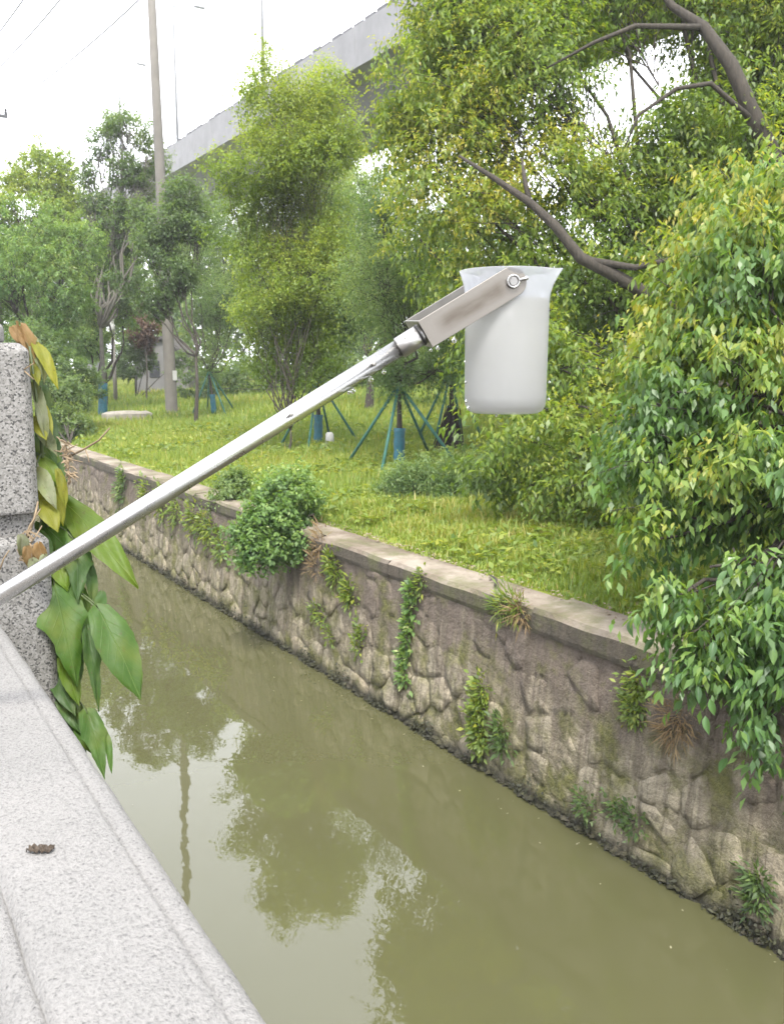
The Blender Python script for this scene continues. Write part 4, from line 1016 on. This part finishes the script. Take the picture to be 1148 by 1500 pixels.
# litter along the back of the coping
lt = MB(); r = random.Random(77)
for i in range(420):
    yy = r.uniform(2.2, 9.5); x = wx(1.28) + (r.uniform(.20, .46) if yy < 6 else r.uniform(.30, .46)); s_ = r.uniform(.008, .028); a = r.uniform(0, 6.28); zt = 1.434 + (.03 if 2.05 < yy < 4.86 else .008)
    ca_, sa_ = math.cos(a) * s_, math.sin(a) * s_
    lt.add([(x - ca_, yy - sa_, zt + .002), (x + sa_ * .4, yy - ca_ * .4, zt + r.uniform(.004, .014)), (x + ca_, yy + sa_, zt + .003), (x - sa_ * .4, yy + ca_ * .4, zt + r.uniform(.002, .010))], [(0, 1, 2), (0, 2, 3)])
M['litter'] = simple('leaf_litter', (.42, .33, .24), .9, var=.6, scale=30)
o = lt.build('leaf_litter', M['litter']); tag(o, 'pale dry leaf litter and grit strewn along the back of the coping', 'litter', kind='stuff')
q = wall_pt(690, 850); q = Vector((wx(1.28) + .22, q.y, 1.450))
o = MB().tube([q + Vector((-.10, -.16, 0)), q + Vector((.02, -.02, .012)), q + Vector((.09, .15, .004))], [.011, .012, .007], 6).build('fallen_stick', M['bark'], None, True); tag(o, 'short dark stick lying across the concrete coping', 'stick')
# ------------------------------------------------------------------ damp air
hz = MB(); hz.box((-900, -500, -2.5), (900, 1000, 40)); mh = D.materials.new('haze'); mh.use_nodes = True; mh.node_tree.nodes.clear()
pv = mh.node_tree.nodes.new('ShaderNodeVolumePrincipled'); pv.inputs['Color'].default_value = (.95, .97, 1, 1); pv.inputs['Density'].default_value = HAZE
mo = mh.node_tree.nodes.new('ShaderNodeOutputMaterial'); mh.node_tree.links.new(pv.outputs[0], mo.inputs['Volume'])
o = hz.build('haze', mh); tag(o, 'thin pale haze in the damp air', 'haze', kind='stuff')
# ------------------------------------------------------------------ scrap on the handrail
def rail_pt(u, v):
    t = (CAM.z - 2.7508) / -(MROT @ Vector(((u-574)/F_PX, -(v-750)/F_PX, -1))).z
    return sight(u, v, t)
p = rail_pt(60, 1248)
vs_, fs_ = [], []; r = random.Random(6); nu, nv = 12, 7
for i in range(nu):
    for j in range(nv):
        x = (i / (nu-1) - .5) * .024; yv = (j / (nv-1) - .5) * .012 * (1 - .5 * abs(i/(nu-1) - .5))
        vs_.append((p.x + x * .848 + yv * .53, p.y - x * .53 + yv * .848, p.z + .0005 + .004 * abs(math.sin(i * 1.3 + j * .9)) + r.uniform(0, .0022)))
for i in range(nu-1):
    for j in range(nv-1): fs_.append((i*nv+j, (i+1)*nv+j, (i+1)*nv+j+1, i*nv+j+1))
M['scrap'] = simple('withered_scrap', (0.10, 0.07, 0.045), .6, var=.7, scale=260, bmp=.5)
o = MB().add(vs_, fs_).build('withered_leaf', M['scrap']); tag(o, 'tiny crumpled brown withered leaf lying on the granite handrail', 'withered leaf')
sm = o.modifiers.new('thickness', 'SOLIDIFY'); sm.thickness = .0008

# ------------------------------------------------------------------ vine on the post
def vine_leaf_mat(name, c0, c1, vein, trans=.3, dry=False):
    m, nt, b = newmat(name)
    uv = nt.nodes.new('ShaderNodeUVMap'); sp = nt.nodes.new('ShaderNodeSeparateXYZ'); nt.links.new(uv.outputs[0], sp.inputs[0])
    au = math_(nt, 'ABSOLUTE', sp.outputs[0])
    s_ = math_(nt, 'FRACT', math_(nt, 'SUBTRACT', math_(nt, 'MULTIPLY', sp.outputs[1], 6.0), math_(nt, 'MULTIPLY', au, 2.2)))
    side = ramp(nt, math_(nt, 'ABSOLUTE', math_(nt, 'SUBTRACT', s_, .5)), [(0.0, 1.0), (0.05, 0.0)])
    mid = ramp(nt, au, [(0.0, 1.0), (0.035, 0.0)])
    vn = math_(nt, 'MAXIMUM', math_(nt, 'MULTIPLY', side, .45), mid)
    p = pos_scaled(nt, (1, 1, 1)); n = noise(nt, p, 28, 5, .6)
    oi = nt.nodes.new('ShaderNodeObjectInfo')
    col = mixc(nt, ramp(nt, n, [(.3, 0.0), (.7, 1.0)]), tuple(q * .55 for q in c0), tuple(q * .55 for q in c1)); vein = tuple(q * .55 for q in vein)
    n9 = noise(nt, p, 120, 5, .65)
    col = mixc(nt, ramp(nt, n9, [(.60, 0.0), (.70, .55)]), col, (.07, .045, .018))
    n8 = noise(nt, p, 17, 3, .5)
    col = mixc(nt, ramp(nt, n8, [(.50, 0.0), (.75, .45)]), col, (.12, .13, .015))
    col = mixc(nt, .7, col, ramp(nt, oi.outputs['Random'], [(0, .75), (1, 1.25)]), 'MULTIPLY')
    col = mixc(nt, math_(nt, 'MULTIPLY', vn, .8), col, vein)
    nt.links.new(col, b.inputs['Base Color']); b.inputs['Roughness'].default_value = .8 if dry else .5; b.inputs['Specular IOR Level'].default_value = .3
    h = math_(nt, 'ADD', math_(nt, 'MULTIPLY', vn, -.6), n)
    bump(nt, b, h, .45, .004)
    t = nt.nodes.new('ShaderNodeBsdfTranslucent'); nt.links.new(mixc(nt, 1.0, col, (1.7, 1.6, .6), 'MULTIPLY'), t.inputs['Color'])
    mxs = nt.nodes.new('ShaderNodeMixShader'); mxs.inputs[0].default_value = trans
    nt.links.new(b.outputs[0], mxs.inputs[1]); nt.links.new(t.outputs[0], mxs.inputs[2])
    nt.links.new(mxs.outputs[0], nt.nodes['Material Output'].inputs['Surface'])
    return m
VM = {'g': vine_leaf_mat('vine_green', (.058, .140, .016), (.095, .195, .028), (.17, .27, .07), .34),
      'd': vine_leaf_mat('vine_dark', (.040, .092, .016), (.066, .140, .026), (.07, .13, .05), .22),
      'l': vine_leaf_mat('vine_light', (.13, .24, .018), (.19, .30, .028), (.26, .36, .07), .45),
      'y': vine_leaf_mat('vine_yellow', (.24, .27, .018), (.34, .33, .03), (.40, .40, .10), .45),
      'b': vine_leaf_mat('vine_brown', (.27, .15, .05), (.38, .26, .13), (.45, .33, .18), .25, True),
      'p': vine_leaf_mat('vine_pale', (.20, .25, .12), (.32, .33, .22), (.38, .38, .26), .3, True)}
def vine_leaf(root, base, tip, width, mat, nrm, curl=.12, fold=.12, lobed=True, seed=0, twist=0.0):
    if mat in 'bp': fold, curl = fold + .30, curl + .12
    width *= .76
    base, tip = Vector(base), Vector(tip); ax = (tip - base); L = ax.length; ax.normalize()
    nrm = Vector(nrm); nrm = (nrm - ax * nrm.dot(ax)).normalized(); sd_ = nrm.cross(ax)
    r = random.Random(seed); rows, cols = 15, 9
    vs_, fs_, uvs = [], [], []
    ph = r.uniform(0, 6)
    for i in range(rows):
        t = i / (rows - 1)
        if lobed: wv = (math.sin(math.pi * min(1, t * .92 + .06) ** .62) ** .8) * (1 - .38 * t) + .20 * math.exp(-((t - .34) / .09) ** 2) - .10 * math.exp(-((t - .52) / .08) ** 2)
        else: wv = math.sin(math.pi * (t * .94 + .04) ** .72) ** .85
        wv = max(.015, wv); 
        if t > .85: wv = max(.012, wv * (1 - (t - .85) * 3.2))
        wv *= (1 + (.045 if lobed else .025) * (1 if i % 2 else -1) * (.2 < t < .9)) * min(1, (t + .004) / .10) ** .5
        for j in range(cols):
            s_ = (j / (cols - 1)) * 2 - 1
            x = L * t; yv = s_ * wv * width * .5
            back = -.10 * L * abs(s_) ** 2 if t < .12 else 0
            z = -curl * L * t * t * 1.3 + fold * abs(yv) * 1.6 - .35 * (abs(s_) ** 3) * width * .16 + (.035 if mat in 'bp' else .014) * L * math.sin(9 * t + 4 * s_ + ph)
            z += twist * yv * (t - .3)
            q = base + ax * (x + back) + sd_ * yv + nrm * z
            vs_.append(q); uvs.append((s_ * wv, t))
    for i in range(rows-1):
        for j in range(cols-1): fs_.append((i*cols+j, i*cols+j+1, (i+1)*cols+j+1, (i+1)*cols+j))
    o = MB().add(vs_, fs_).build('leaf', VM[mat], root, True)
    ul = o.data.uv_layers.new(name='UVMap')
    for lp in o.data.loops: ul.data[lp.index].uv = uvs[lp.vertex_index]
    return o
vb = Vector((.345, 1.90, 1.80))
vine = thing('climbing_vine', 'leafy climbing vine with green, yellow and withered leaves on the side of the granite post', 'vine', vb)
VD = 1.66
tocam = lambda u, v, d: (CAM - sight(u, v, d)).normalized()
def stemv(pts, r0, r1, name='stem', mat='bark_grey'):
    q = [sight(u, v, d) for (u, v, d) in pts]; n = len(q)
    MB().tube(q, [r0 + (r1 - r0) * i / (n-1) for i in range(n)], 6).build(name, M[mat], vine, True)
M['stem_dry'] = simple('dry_stem', (.34, .25, .15), .8, var=.3, scale=60)
M['stem_green'] = simple('green_stem', (.10, .14, .04), .6, var=.3, scale=60)
MB().tube([vb, Vector((.335, 1.86, 2.2)), Vector((.34, 1.84, 2.6)), Vector((.335, 1.80, 2.9)), Vector((.33, 1.79, 3.1)), Vector((.315, 1.76, 3.24))], [.006, .006, .005, .004, .003, .002], 8).build('stem', M['stem_green'], vine, True)
MB().tube([vb + Vector((.01, .06, 0)), Vector((.36, 1.93, 2.3)), Vector((.37, 1.9, 2.75)), Vector((.35, 1.86, 3.0))], [.007, .006, .005, .003], 8).build('stem', M['stem_green'], vine, True)
LV = [ # base u,v,d  tip u,v,d  width m  material  normal offset (right, up)  curl, fold, lobed
 ((30,500,1.66),(14,474,1.66),.026,'b',(.2,.2),.1,.1,0), ((22,478,1.68),(38,512,1.64),.030,'b',(-.3,.4),.15,.1,0),
 ((30,478,1.68),(58,545,1.64),.040,'b',(.5,.3),.1,.3,1), ((34,490,1.69),(66,532,1.65),.036,'p',(.6,.6),.05,.25,0),
 ((52,503,1.67),(87,547,1.63),.034,'y',(.3,.7),.3,.15,0), ((45,520,1.67),(58,560,1.64),.030,'y',(.2,.2),.1,.1,0),
 ((58,522,1.66),(70,560,1.66),.020,'p',(.7,.1),.1,.3,0),
 ((22,532,1.62),(20,574,1.62),.044,'b',(0,.1),.1,.2,0), ((18,535,1.62),(-6,556,1.60),.02,'b',(0,.3),.1,.1,0),
 ((46,566,1.68),(78,634,1.64),.034,'p',(.6,.5),.15,.25,0), ((62,590,1.69),(80,632,1.66),.022,'y',(.6,.2),.1,.2,0),
 ((50,612,1.68),(68,640,1.65),.036,'y',(.2,.3),.1,.1,0), ((54,628,1.70),(84,656,1.67),.040,'p',(.3,.8),.1,.1,0), ((55,640,1.72),(85,680,1.70),.060,'g',(.2,.6),.1,.1,1),
 ((58,655,1.74),(100,700,1.70),.055,'d',(.4,.5),.1,.1,0), ((60,670,1.70),(92,708,1.68),.038,'l',(.3,.3),.1,.15,0), ((52,690,1.68),(82,735,1.65),.045,'p',(.2,.2),.1,.2,0),
 ((85,690,1.69),(100,742,1.68),.028,'y',(.6,.1),.1,.2,0), ((58,700,1.72),(75,760,1.70),.06,'y',(.3,.1),.1,.1,0), ((62,735,1.68),(86,772,1.65),.05,'y',(.3,.4),.15,.1,0),
 ((92,732,1.76),(197,838,1.66),.085,'l',(-.15,.75),.16,.06,0), ((90,765,1.77),(140,800,1.72),.08,'d',(.1,.5),.1,.05,0),
 ((60,765,1.74),(110,812,1.68),.085,'g',(-.3,.5),.1,.08,1), ((70,790,1.72),(100,860,1.68),.07,'l',(.1,.3),.1,.1,0),
 ((112,795,1.72),(118,880,1.68),.075,'d',(.35,.2),.1,.15,1), ((100,810,1.73),(120,905,1.69),.05,'l',(.5,.1),.1,.2,0), ((128,820,1.74),(142,892,1.72),.035,'d',(.8,.1),.1,.3,0),
 ((70,845,1.72),(76,955,1.69),.055,'g',(-.2,.2),.08,.15,1), ((80,858,1.69),(116,1000,1.64),.115,'g',(.1,.35),.13,.05,1), ((95,880,1.72),(122,1010,1.68),.06,'d',(.5,.1),.1,.2,0),
 ((146,895,1.67),(211,1014,1.62),.098,'g',(.25,.45),.15,.10,0), ((150,868,1.70),(144,905,1.69),.030,'d',(.2,.4),.1,.1,0), ((146,890,1.69),(146,935,1.67),.024,'d',(.6,.2),.1,.2,0),
 ((128,925,1.70),(150,1040,1.66),.045,'d',(.4,.25),.1,.3,1), ((92,965,1.70),(118,1030,1.67),.048,'l',(.3,.3),.1,.15,0),
 ((76,985,1.72),(112,1042,1.67),.05,'d',(.3,.6),.1,.1,0), ((86,1010,1.72),(120,1070,1.68),.05,'d',(.2,.4),.1,.1,0), ((118,1035,1.71),(134,1075,1.68),.03,'d',(.5,.4),.2,.2,0),
 ((128,1045,1.70),(157,1136,1.65),.062,'g',(.3,.4),.12,.2,1), ((152,1068,1.70),(168,1130,1.67),.022,'g',(.8,.2),.1,.3,0), ((112,1050,1.71),(140,1105,1.69),.045,'g',(.1,.5),.1,.1,0),
 ((58,560,1.73),(72,605,1.71),.04,'d',(.3,.3),.1,.1,0), ((60,600,1.74),(84,650,1.72),.05,'d',(.3,.2),.1,.1,0), ((62,630,1.75),(88,690,1.73),.06,'d',(.2,.3),.1,.1,0), ((72,660,1.73),(86,720,1.70),.045,'l',(.3,.2),.15,.2,0),
 ((64,690,1.75),(92,745,1.73),.06,'d',(.3,.2),.1,.1,1), ((78,715,1.71),(96,765,1.69),.035,'y',(.4,.2),.15,.2,0), ((70,740,1.75),(100,800,1.73),.07,'d',(.3,.3),.1,.1,0), ((56,780,1.70),(72,830,1.68),.05,'g',(.1,.4),.1,.1,0),
 ((66,820,1.74),(84,900,1.72),.07,'d',(.1,.3),.1,.1,1), ((74,900,1.75),(100,985,1.73),.07,'d',(.2,.3),.1,.1,0), ((104,850,1.74),(132,930,1.72),.06,'g',(.3,.3),.12,.1,0), ((108,900,1.75),(136,965,1.73),.05,'d',(.4,.2),.12,.1,0),
 ((84,985,1.74),(104,1050,1.72),.05,'d',(.2,.3),.1,.1,0), ((100,1030,1.74),(122,1095,1.72),.055,'d',(.2,.3),.1,.1,1),
 ((72,960,1.73),(60,1000,1.71),.04,'d',(.1,.4),.1,.1,0), ((68,930,1.72),(86,990,1.70),.045,'g',(.3,.2),.1,.15,0), ((96,1060,1.72),(128,1110,1.70),.045,'d',(.2,.5),.1,.1,0), ((80,880,1.76),(90,960,1.74),.08,'d',(.1,.3),.1,.1,0)]
RTv = MROT @ Vector((1, 0, 0)); UPv = Vector((0, 0, 1))
for i, (bs, tp_, wd, mt, (nr_, nu_), cu, fo_, lb_) in enumerate(LV):
    nvec = tocam(*bs) + RTv * nr_ + UPv * nu_
    vine_leaf(vine, sight(*bs), sight(*tp_), wd, mt, nvec, cu, fo_, bool(lb_), i)
    st = sight(*bs); anchor = Vector((.338, 1.80, min(3.2, st.z + .03)))
    if i % 2 == 0: MB().tube(curve(anchor, st, .012, 5), [.0016] * 6, 5).build('petiole', M['stem_green'], vine, True)
# dry twigs and rootlets
for pts, a, b_ in (
    ([(95,672,1.68),(125,657,1.64),(145,645,1.62),(161,627,1.61)], .0022, .0014), ([(125,657,1.64),(129,668,1.635),(131,677,1.63)], .0014, .0008),
    ([(22,528,1.62),(38,545,1.60),(50,556,1.59)], .0018, .001), ([(30,530,1.62),(36,512,1.62)], .0015, .001), ([(36,541,1.60),(50,532,1.60)], .0014, .0008), ([(30,537,1.61),(33,552,1.60)], .0013, .0008),
    ([(6,560,1.60),(-4,548,1.59)], .0013, .001), ([(84,640,1.67),(97,652,1.65)], .0014, .001), ([(80,660,1.66),(92,662,1.65)], .0014, .0008), ([(100,658,1.65),(114,651,1.64)], .0014, .0008), ([(100,672,1.65),(122,677,1.64)], .0013, .0007),
    ([(95,690,1.65),(114,705,1.64)], .0013, .0007), ([(40,790,1.62),(52,755,1.62),(56,735,1.64)], .0026, .0016), ([(34,800,1.61),(44,770,1.61),(60,745,1.63)], .002, .001), ([(36,806,1.61),(50,790,1.61),(62,770,1.63)], .002, .001),
    ([(0,835,1.60),(6,818,1.60),(14,806,1.60)], .0016, .001), ([(38,785,1.61),(46,800,1.60),(48,822,1.60)], .0018, .001), ([(60,790,1.66),(52,815,1.63),(56,840,1.63)], .0016, .001)):
    stemv(pts, a, b_, 'twig', 'stem_dry')
# shrivelled flower spike of rootlets
m = MB(); r = random.Random(14)
for i in range(46):
    t = i / 45; c = sight(96 + 8 * t, 648 + 60 * t, 1.66)
    e = c + RTv * r.uniform(-.016, .016) + UPv * r.uniform(-.014, .010) + Vector((0, -.012 * r.random(), 0))
    m.tube([c, c.lerp(e, .6) + UPv * .003, e], [.0022, .0018, .0008], 4)
m.build('rootlets', M['stem_dry'], vine)
m = MB()
for i in range(30):
    c = sight(38 + r.uniform(-8, 14), 800 + r.uniform(-22, 24), 1.605)
    e = c + RTv * r.uniform(-.018, .018) + UPv * r.uniform(-.02, .02)
    m.tube([c, e], [.0022, .001], 4)
m.build('rootlets', M['stem_dry'], vine)
for i in range(5):
    c = sight(30 + i * 9, 785 + (i * 17) % 40, 1.60); e = sight(38 + i * 9, 820 + (i * 13) % 30, 1.60)
    vine_leaf(vine, c, e, .03, 'b' if i % 2 else 'p', tocam(40, 800, 1.6) + RTv * (.4 - .2 * i), .2, .3, False, 60 + i)

# ------------------------------------------------------------------ sampling dipper
def metal(name, col, rough, brushed=False, smear=False):
    m, nt, b = newmat(name)
    b.inputs['Metallic'].default_value = 1.0 if not smear else .85
    p = pos_scaled(nt, (1, 1, 1)); n = noise(nt, p, 40, 5, .6)
    nt.links.new(ramp(nt, n, [(.3, tuple(c * .93 for c in col)), (.7, col)]), b.inputs['Base Color'])
    nt.links.new(ramp(nt, n, [(.3, rough * .85), (.7, rough * 1.2)]), b.inputs['Roughness'])
    bump(nt, b, noise(nt, p, 300, 3), .06, .001)
    return m
M['alu'] = metal('aluminium_tube', (.44, .435, .425), .27)
M['alu_dull'] = metal('aluminium_collar', (.36, .35, .335), .32)
M['steel'] = metal('steel_plate', (.25, .24, .22), .42)
M['rubber'] = simple('black_seal', (.02, .02, .02), .6)
PD = 1.10
e0 = sight(-420, 1134, PD + .02); e1 = sight(592, 505.5, PD); axp = (e1 - e0).normalized()
kit = thing('sampling_dipper', 'long metal sampling pole with a steel fork holding a white plastic beaker over the canal', 'sampling pole', e0)
TR = .0112
MB().tube([e0, e1], TR, 40).build('tube', M['alu'], kit, True)
MB().tube([e0 - axp * .02, e0 + axp * .14], .0155, 24).build('grip', M['rubber'], kit, True)
c0 = sight(584, 510.5, PD); c1 = sight(618, 489, PD)
o = MB().lathe([], 4) if False else None
MB().tube([c0, c0 + axp * .001, c1], [TR + .0006, TR + .0022, TR + .0022], 40).build('collar', M['alu_dull'], kit, True)
MB().tube([c1 - axp * .004, c1 - axp * .002], TR + .0030, 40).build('seal_ring', M['rubber'], kit, True)
def rivet(u, v, r=.0022, name='rivet', off=TR + .0022):
    c = sight(u, v, PD); nn_ = (CAM - c).normalized(); nn_ = (nn_ - axp * nn_.dot(axp)).normalized()
    # slide on to the tube axis plane before stepping out
    q = e0 + axp * (c - e0).dot(axp); up_ = (c - q); h = min(up_.length, off * .9)
    dirn = (nn_ * math.sqrt(max(0, off**2 - h**2)) + up_.normalized() * h) if up_.length > 1e-6 else nn_ * off
    s_ = q + dirn; dn = dirn.normalized()
    MB().tube([s_ - dn * .001, s_ + dn * .0003, s_ + dn * .001], [r, r, r * .5], 14).build(name, M['steel'], kit, True)
    if name == 'rivet': MB().tube([s_ + dn * .0008, s_ + dn * .0012], r * .35, 8).build('rivet_pin', M['rubber'], kit, True)
rivet(592, 497)
for (u, v) in ((547, 534), (427, 607)): rivet(u, v, .0026, 'lock_button', TR)
# fork
fa = (MROT @ Vector((-.06, .26, -1))).normalized()     # across the fork, from front plate to back plate
p0 = sight(626, 488, PD - .012)                         # middle of the front plate's tube end
pe = sight(752, 411.5, PD - .012)
fx_ = (pe - p0); fl = fx_.length; fx_.normalize()
fa = (fa - fx_ * fa.dot(fx_)).normalized(); fz_ = fa.cross(fx_); fz_ = -fz_ if fz_.z < 0 else fz_
PW, TH, GAP = .0365, .0016, .118
p0 = p0
def plate_outline():
    h = PW / 2; out = [(-.003, -h), (fl, -h)]
    for i in range(1, 12):
        a = -math.pi/2 + math.pi * i / 12; out.append((fl + h * .86 * math.cos(a), h * math.sin(a)))
    return out + [(fl, h), (-.003, h)]
def fork_pt(x, z, y): return p0 + fx_ * x + fz_ * z + fa * y
def smear_mat():
    m, nt, b = newmat('steel_smeared_print')
    tc = nt.nodes.new('ShaderNodeTexCoord'); mp = nt.nodes.new('ShaderNodeUVMap')
    sp = nt.nodes.new('ShaderNodeSeparateXYZ'); nt.links.new(mp.outputs[0], sp.inputs[0])
    x, yv = sp.outputs[0], sp.outputs[1]
    inx = math_(nt, 'MULTIPLY', ramp(nt, x, [(.10, 0.0), (.22, 1.0)]), ramp(nt, x, [(.74, 1.0), (.86, 0.0)]))
    iny = ramp(nt, math_(nt, 'ABSOLUTE', math_(nt, 'SUBTRACT', yv, .5)), [(.10, 1.0), (.36, 0.0)])
    n = noise(nt, mp.outputs[0], 4.5, 2, .5)
    f = math_(nt, 'MULTIPLY', math_(nt, 'MULTIPLY', inx, iny), ramp(nt, n, [(.25, .45), (.65, 1.0)]))
    col = mixc(nt, math_(nt, 'MULTIPLY', f, .85), (.215, .20, .18), (.11, .092, .073))
    nt.links.new(col, b.inputs['Base Color'])
    b.inputs['Metallic'].default_value = .75; b.inputs['Roughness'].default_value = .45
    bump(nt, b, noise(nt, pos_scaled(nt, (1, 1, 1)), 220, 4), .12, .001)
    return m
M['smear'] = smear_mat()
ol = plate_outline()
o = MB().prism(ol, lambda p, e: fork_pt(p[0], p[1], e * TH)).build('front_plate', M['smear'], kit)
ul = o.data.uv_layers.new(name='UVMap'); xm = fl + PW / 2
nol = len(ol)
for lp in o.data.loops:
    q = ol[lp.vertex_index % nol]; ul.data[lp.index].uv = ((q[0] + .003) / xm, (q[1] + PW/2) / PW)
bv = o.modifiers.new('bevel', 'BEVEL'); bv.width = .0005; bv.segments = 2
o = MB().prism(ol, lambda p, e: fork_pt(p[0], p[1], GAP - e * TH)).build('back_plate', M['steel'], kit); bv = o.modifiers.new('bevel', 'BEVEL'); bv.width = .0005
m = MB(); m.prism([(-.003, -PW/2), (-.001, -PW/2), (-.001, PW/2), (-.003, PW/2)], lambda p, e: fork_pt(p[0], p[1], TH + .0002 + e * (GAP - 2 * TH - .0004))); m.build('web', M['steel'], kit)
# hinge bolt with wing nut on the front, plain head at the back
bc = fl - .001
def bolt_disc(r, y0, y1, mat, name, seg=28, z0=0.0):
    c = fork_pt(bc, z0, 0)
    return MB().tube([c + fa * y0, c + fa * y1], r, seg).build(name, M[mat], kit, True)
bolt_disc(.0085, -.0016, 0.0, 'alu_dull', 'washer')
vs_, fs_ = [], []; c = fork_pt(bc, 0, -.0030)
for i in range(28):
    a = 2 * math.pi * i / 28; dr = fx_ * math.cos(a) + fz_ * math.sin(a)
    for j in range(8):
        t = 2 * math.pi * j / 8; vs_.append(c + dr * (.0072 + .0014 * math.cos(t)) + fa * (.0014 * math.sin(t)))
for i in range(28):
    for j in range(8): fs_.append((i*8+j, i*8+(j+1) % 8, ((i+1) % 28)*8+(j+1) % 8, ((i+1) % 28)*8+j))
MB().add(vs_, fs_).build('bolt_ring', M['alu'], kit, True)
bolt_disc(.0052, -.0042, -.0016, 'alu_dull', 'bolt_head', 6)
dw = (fx_ * .80 - fz_ * .25).normalized()
c = fork_pt(bc, 0, -.0032)
MB().tube([c + dw * .007, c + dw * .013, c + dw * .0165, c + dw * .0185], [.0022, .0016, .0026, .0020], 12).build('wing', M['alu'], kit, True)
bolt_disc(.0066, GAP, GAP + .004, 'alu_dull', 'bolt_head', 6)
# beaker hangs plumb between the plates
bm = fork_pt(bc, 0, GAP / 2)
bx_ = sight(743, 500, depth_of(bm))
RB = .0545
cx, cy = bm.x, bm.y
sft = sight(743, 412, depth_of(bm)); cx, cy = sft.x, sft.y
ztop = sight(743, 399, depth_of(bm)).z; zbot = sight(743, 607, depth_of(bm)).z
def plastic(name, col, trans, rough=.35, clear=0.0):
    m, nt, b = newmat(name)
    p = pos_scaled(nt, (1, 1, 1)); n = noise(nt, p, 9, 4, .5)
    c_ = ramp(nt, n, [(.3, tuple(q * .96 for q in col)), (.7, col)])
    nt.links.new(c_, b.inputs['Base Color']); b.inputs['Roughness'].default_value = rough
    t = nt.nodes.new('ShaderNodeBsdfTranslucent'); nt.links.new(c_, t.inputs['Color'])
    ms = nt.nodes.new('ShaderNodeMixShader'); ms.inputs[0].default_value = trans
    nt.links.new(b.outputs[0], ms.inputs[1]); nt.links.new(t.outputs[0], ms.inputs[2])
    out_ = ms.outputs[0]
    if clear:
        tr_ = nt.nodes.new('ShaderNodeBsdfTransparent'); tr_.inputs[0].default_value = (.97, .98, 1.0, 1)
        m2 = nt.nodes.new('ShaderNodeMixShader'); m2.inputs[0].default_value = clear
        nt.links.new(out_, m2.inputs[1]); nt.links.new(tr_.outputs[0], m2.inputs[2]); out_ = m2.outputs[0]
    nt.links.new(out_, nt.nodes['Material Output'].inputs['Surface'])
    bump(nt, b, n, .05, .002)
    return m
M['beaker'] = plastic('milky_plastic', (.52, .525, .54), .66, clear=.54)
M['liquid'] = plastic('cloudy_water', (.70, .685, .60), .66, .15)
def beaker_ring(r, z, flare=0.0):
    """ring with a pouring lip towards the right of the picture"""
    out = []
    for i in range(64):
        a = 2 * math.pi * i / 64
        dirx = RTv * math.cos(a) + (RTv.cross(UPv) * -1) * math.sin(a)
        lip = math.exp(-((a if a < math.pi else a - 2*math.pi) / .42) ** 2)
        out.append(Vector((cx, cy, z + .0035 * lip * flare)) + dirx * (r + flare * (.0085 * lip)))
    return out
H = ztop - zbot
prof = [(.0, 0, 0), (.030, 0, 0), (.0425, .0006, 0), (.0485, .004, 0), (.0525, .011, 0), (.0533, .022, 0), (.0538, H * .5, 0), (.0545, H - .033, 0), (.0548, H - .026, 0.1), (.0562, H - .017, .35), (.0590, H - .007, .75), (.0618, H, 1.0), (.0622, H + .0012, 1.0), (.0612, H + .0012, 1.0), (.0578, H - .007, .75), (.0548, H - .017, .35), (.0532, H - .030, 0), (.0522, H * .5, 0), (.0515, .022, 0), (.0500, .012, 0), (.042, .003, 0), (.0, .0022, 0)]
vs_, fs_ = [], []
for (r_, z_, f_) in prof: vs_ += beaker_ring(max(r_, 1e-4), zbot + z_, f_)
for i in range(len(prof) - 1):
    for j in range(64): fs_.append((i*64+j, i*64+(j+1) % 64, (i+1)*64+(j+1) % 64, (i+1)*64+j))
bk = MB().add(vs_, fs_).build('beaker', M['beaker'], kit, True)
zl = sight(743, 438, depth_of(bm)).z - zbot
vs_, fs_ = [], []
pl = [(1e-4, .0026), (.041, .0035), (.0492, .0125), (.0510, .022), (.0517, H * .5), (.0521, zl), (1e-4, zl)]
for (r_, z_) in pl: vs_ += beaker_ring(r_, zbot + z_, 0)
for i in range(len(pl) - 1):
    for j in range(64): fs_.append((i*64+j, i*64+(j+1) % 64, (i+1)*64+(j+1) % 64, (i+1)*64+j))
MB().add(vs_, fs_).build('liquid', M['liquid'], bk, True)
# hinge pin from plate to plate wall
for (ya, yb) in ((TH, GAP / 2 - .0545), (GAP / 2 + .0545, GAP - TH)):
    if yb > ya:
        c = fork_pt(bc, 0, 0); MB().tube([c + fa * ya, c + fa * (yb + .001)], .004, 12).build('hinge_pin', M['steel'], kit, True)
# water drops
md, nt, b = newmat('water_drop'); b.inputs['Roughness'].default_value = .02; b.inputs['Transmission Weight'].default_value = 1.0; b.inputs['IOR'].default_value = 1.33; b.inputs['Base Color'].default_value = (.95, .97, .97, 1)
M['drop'] = md
def drop(u, v, d, r):
    c = sight(u, v, d); MB().lathe([(1e-5, r * 1.5), (r * .35, r * 1.0), (r * .8, r * .45), (r, 0), (r * .8, -r * .6), (r * .4, -r * .92), (1e-5, -r)], 14, c).build('water_drop', M['drop'], kit, True)
for (u, v, r) in ((517, 573, .0035), (511, 575, .0026), (543, 556, .0034), (562, 545, .0030), (665, 499, .0034), (631, 513, .0022), (641, 510, .0026), (683, 588, .002), (686, 598, .0024), (804, 560, .0018), (803, 585, .002), (727, 609, .002), (682, 560, .0016), (681, 530, .0015)):
    drop(u, v, PD if u < 680 else depth_of(bm) - .01, r)
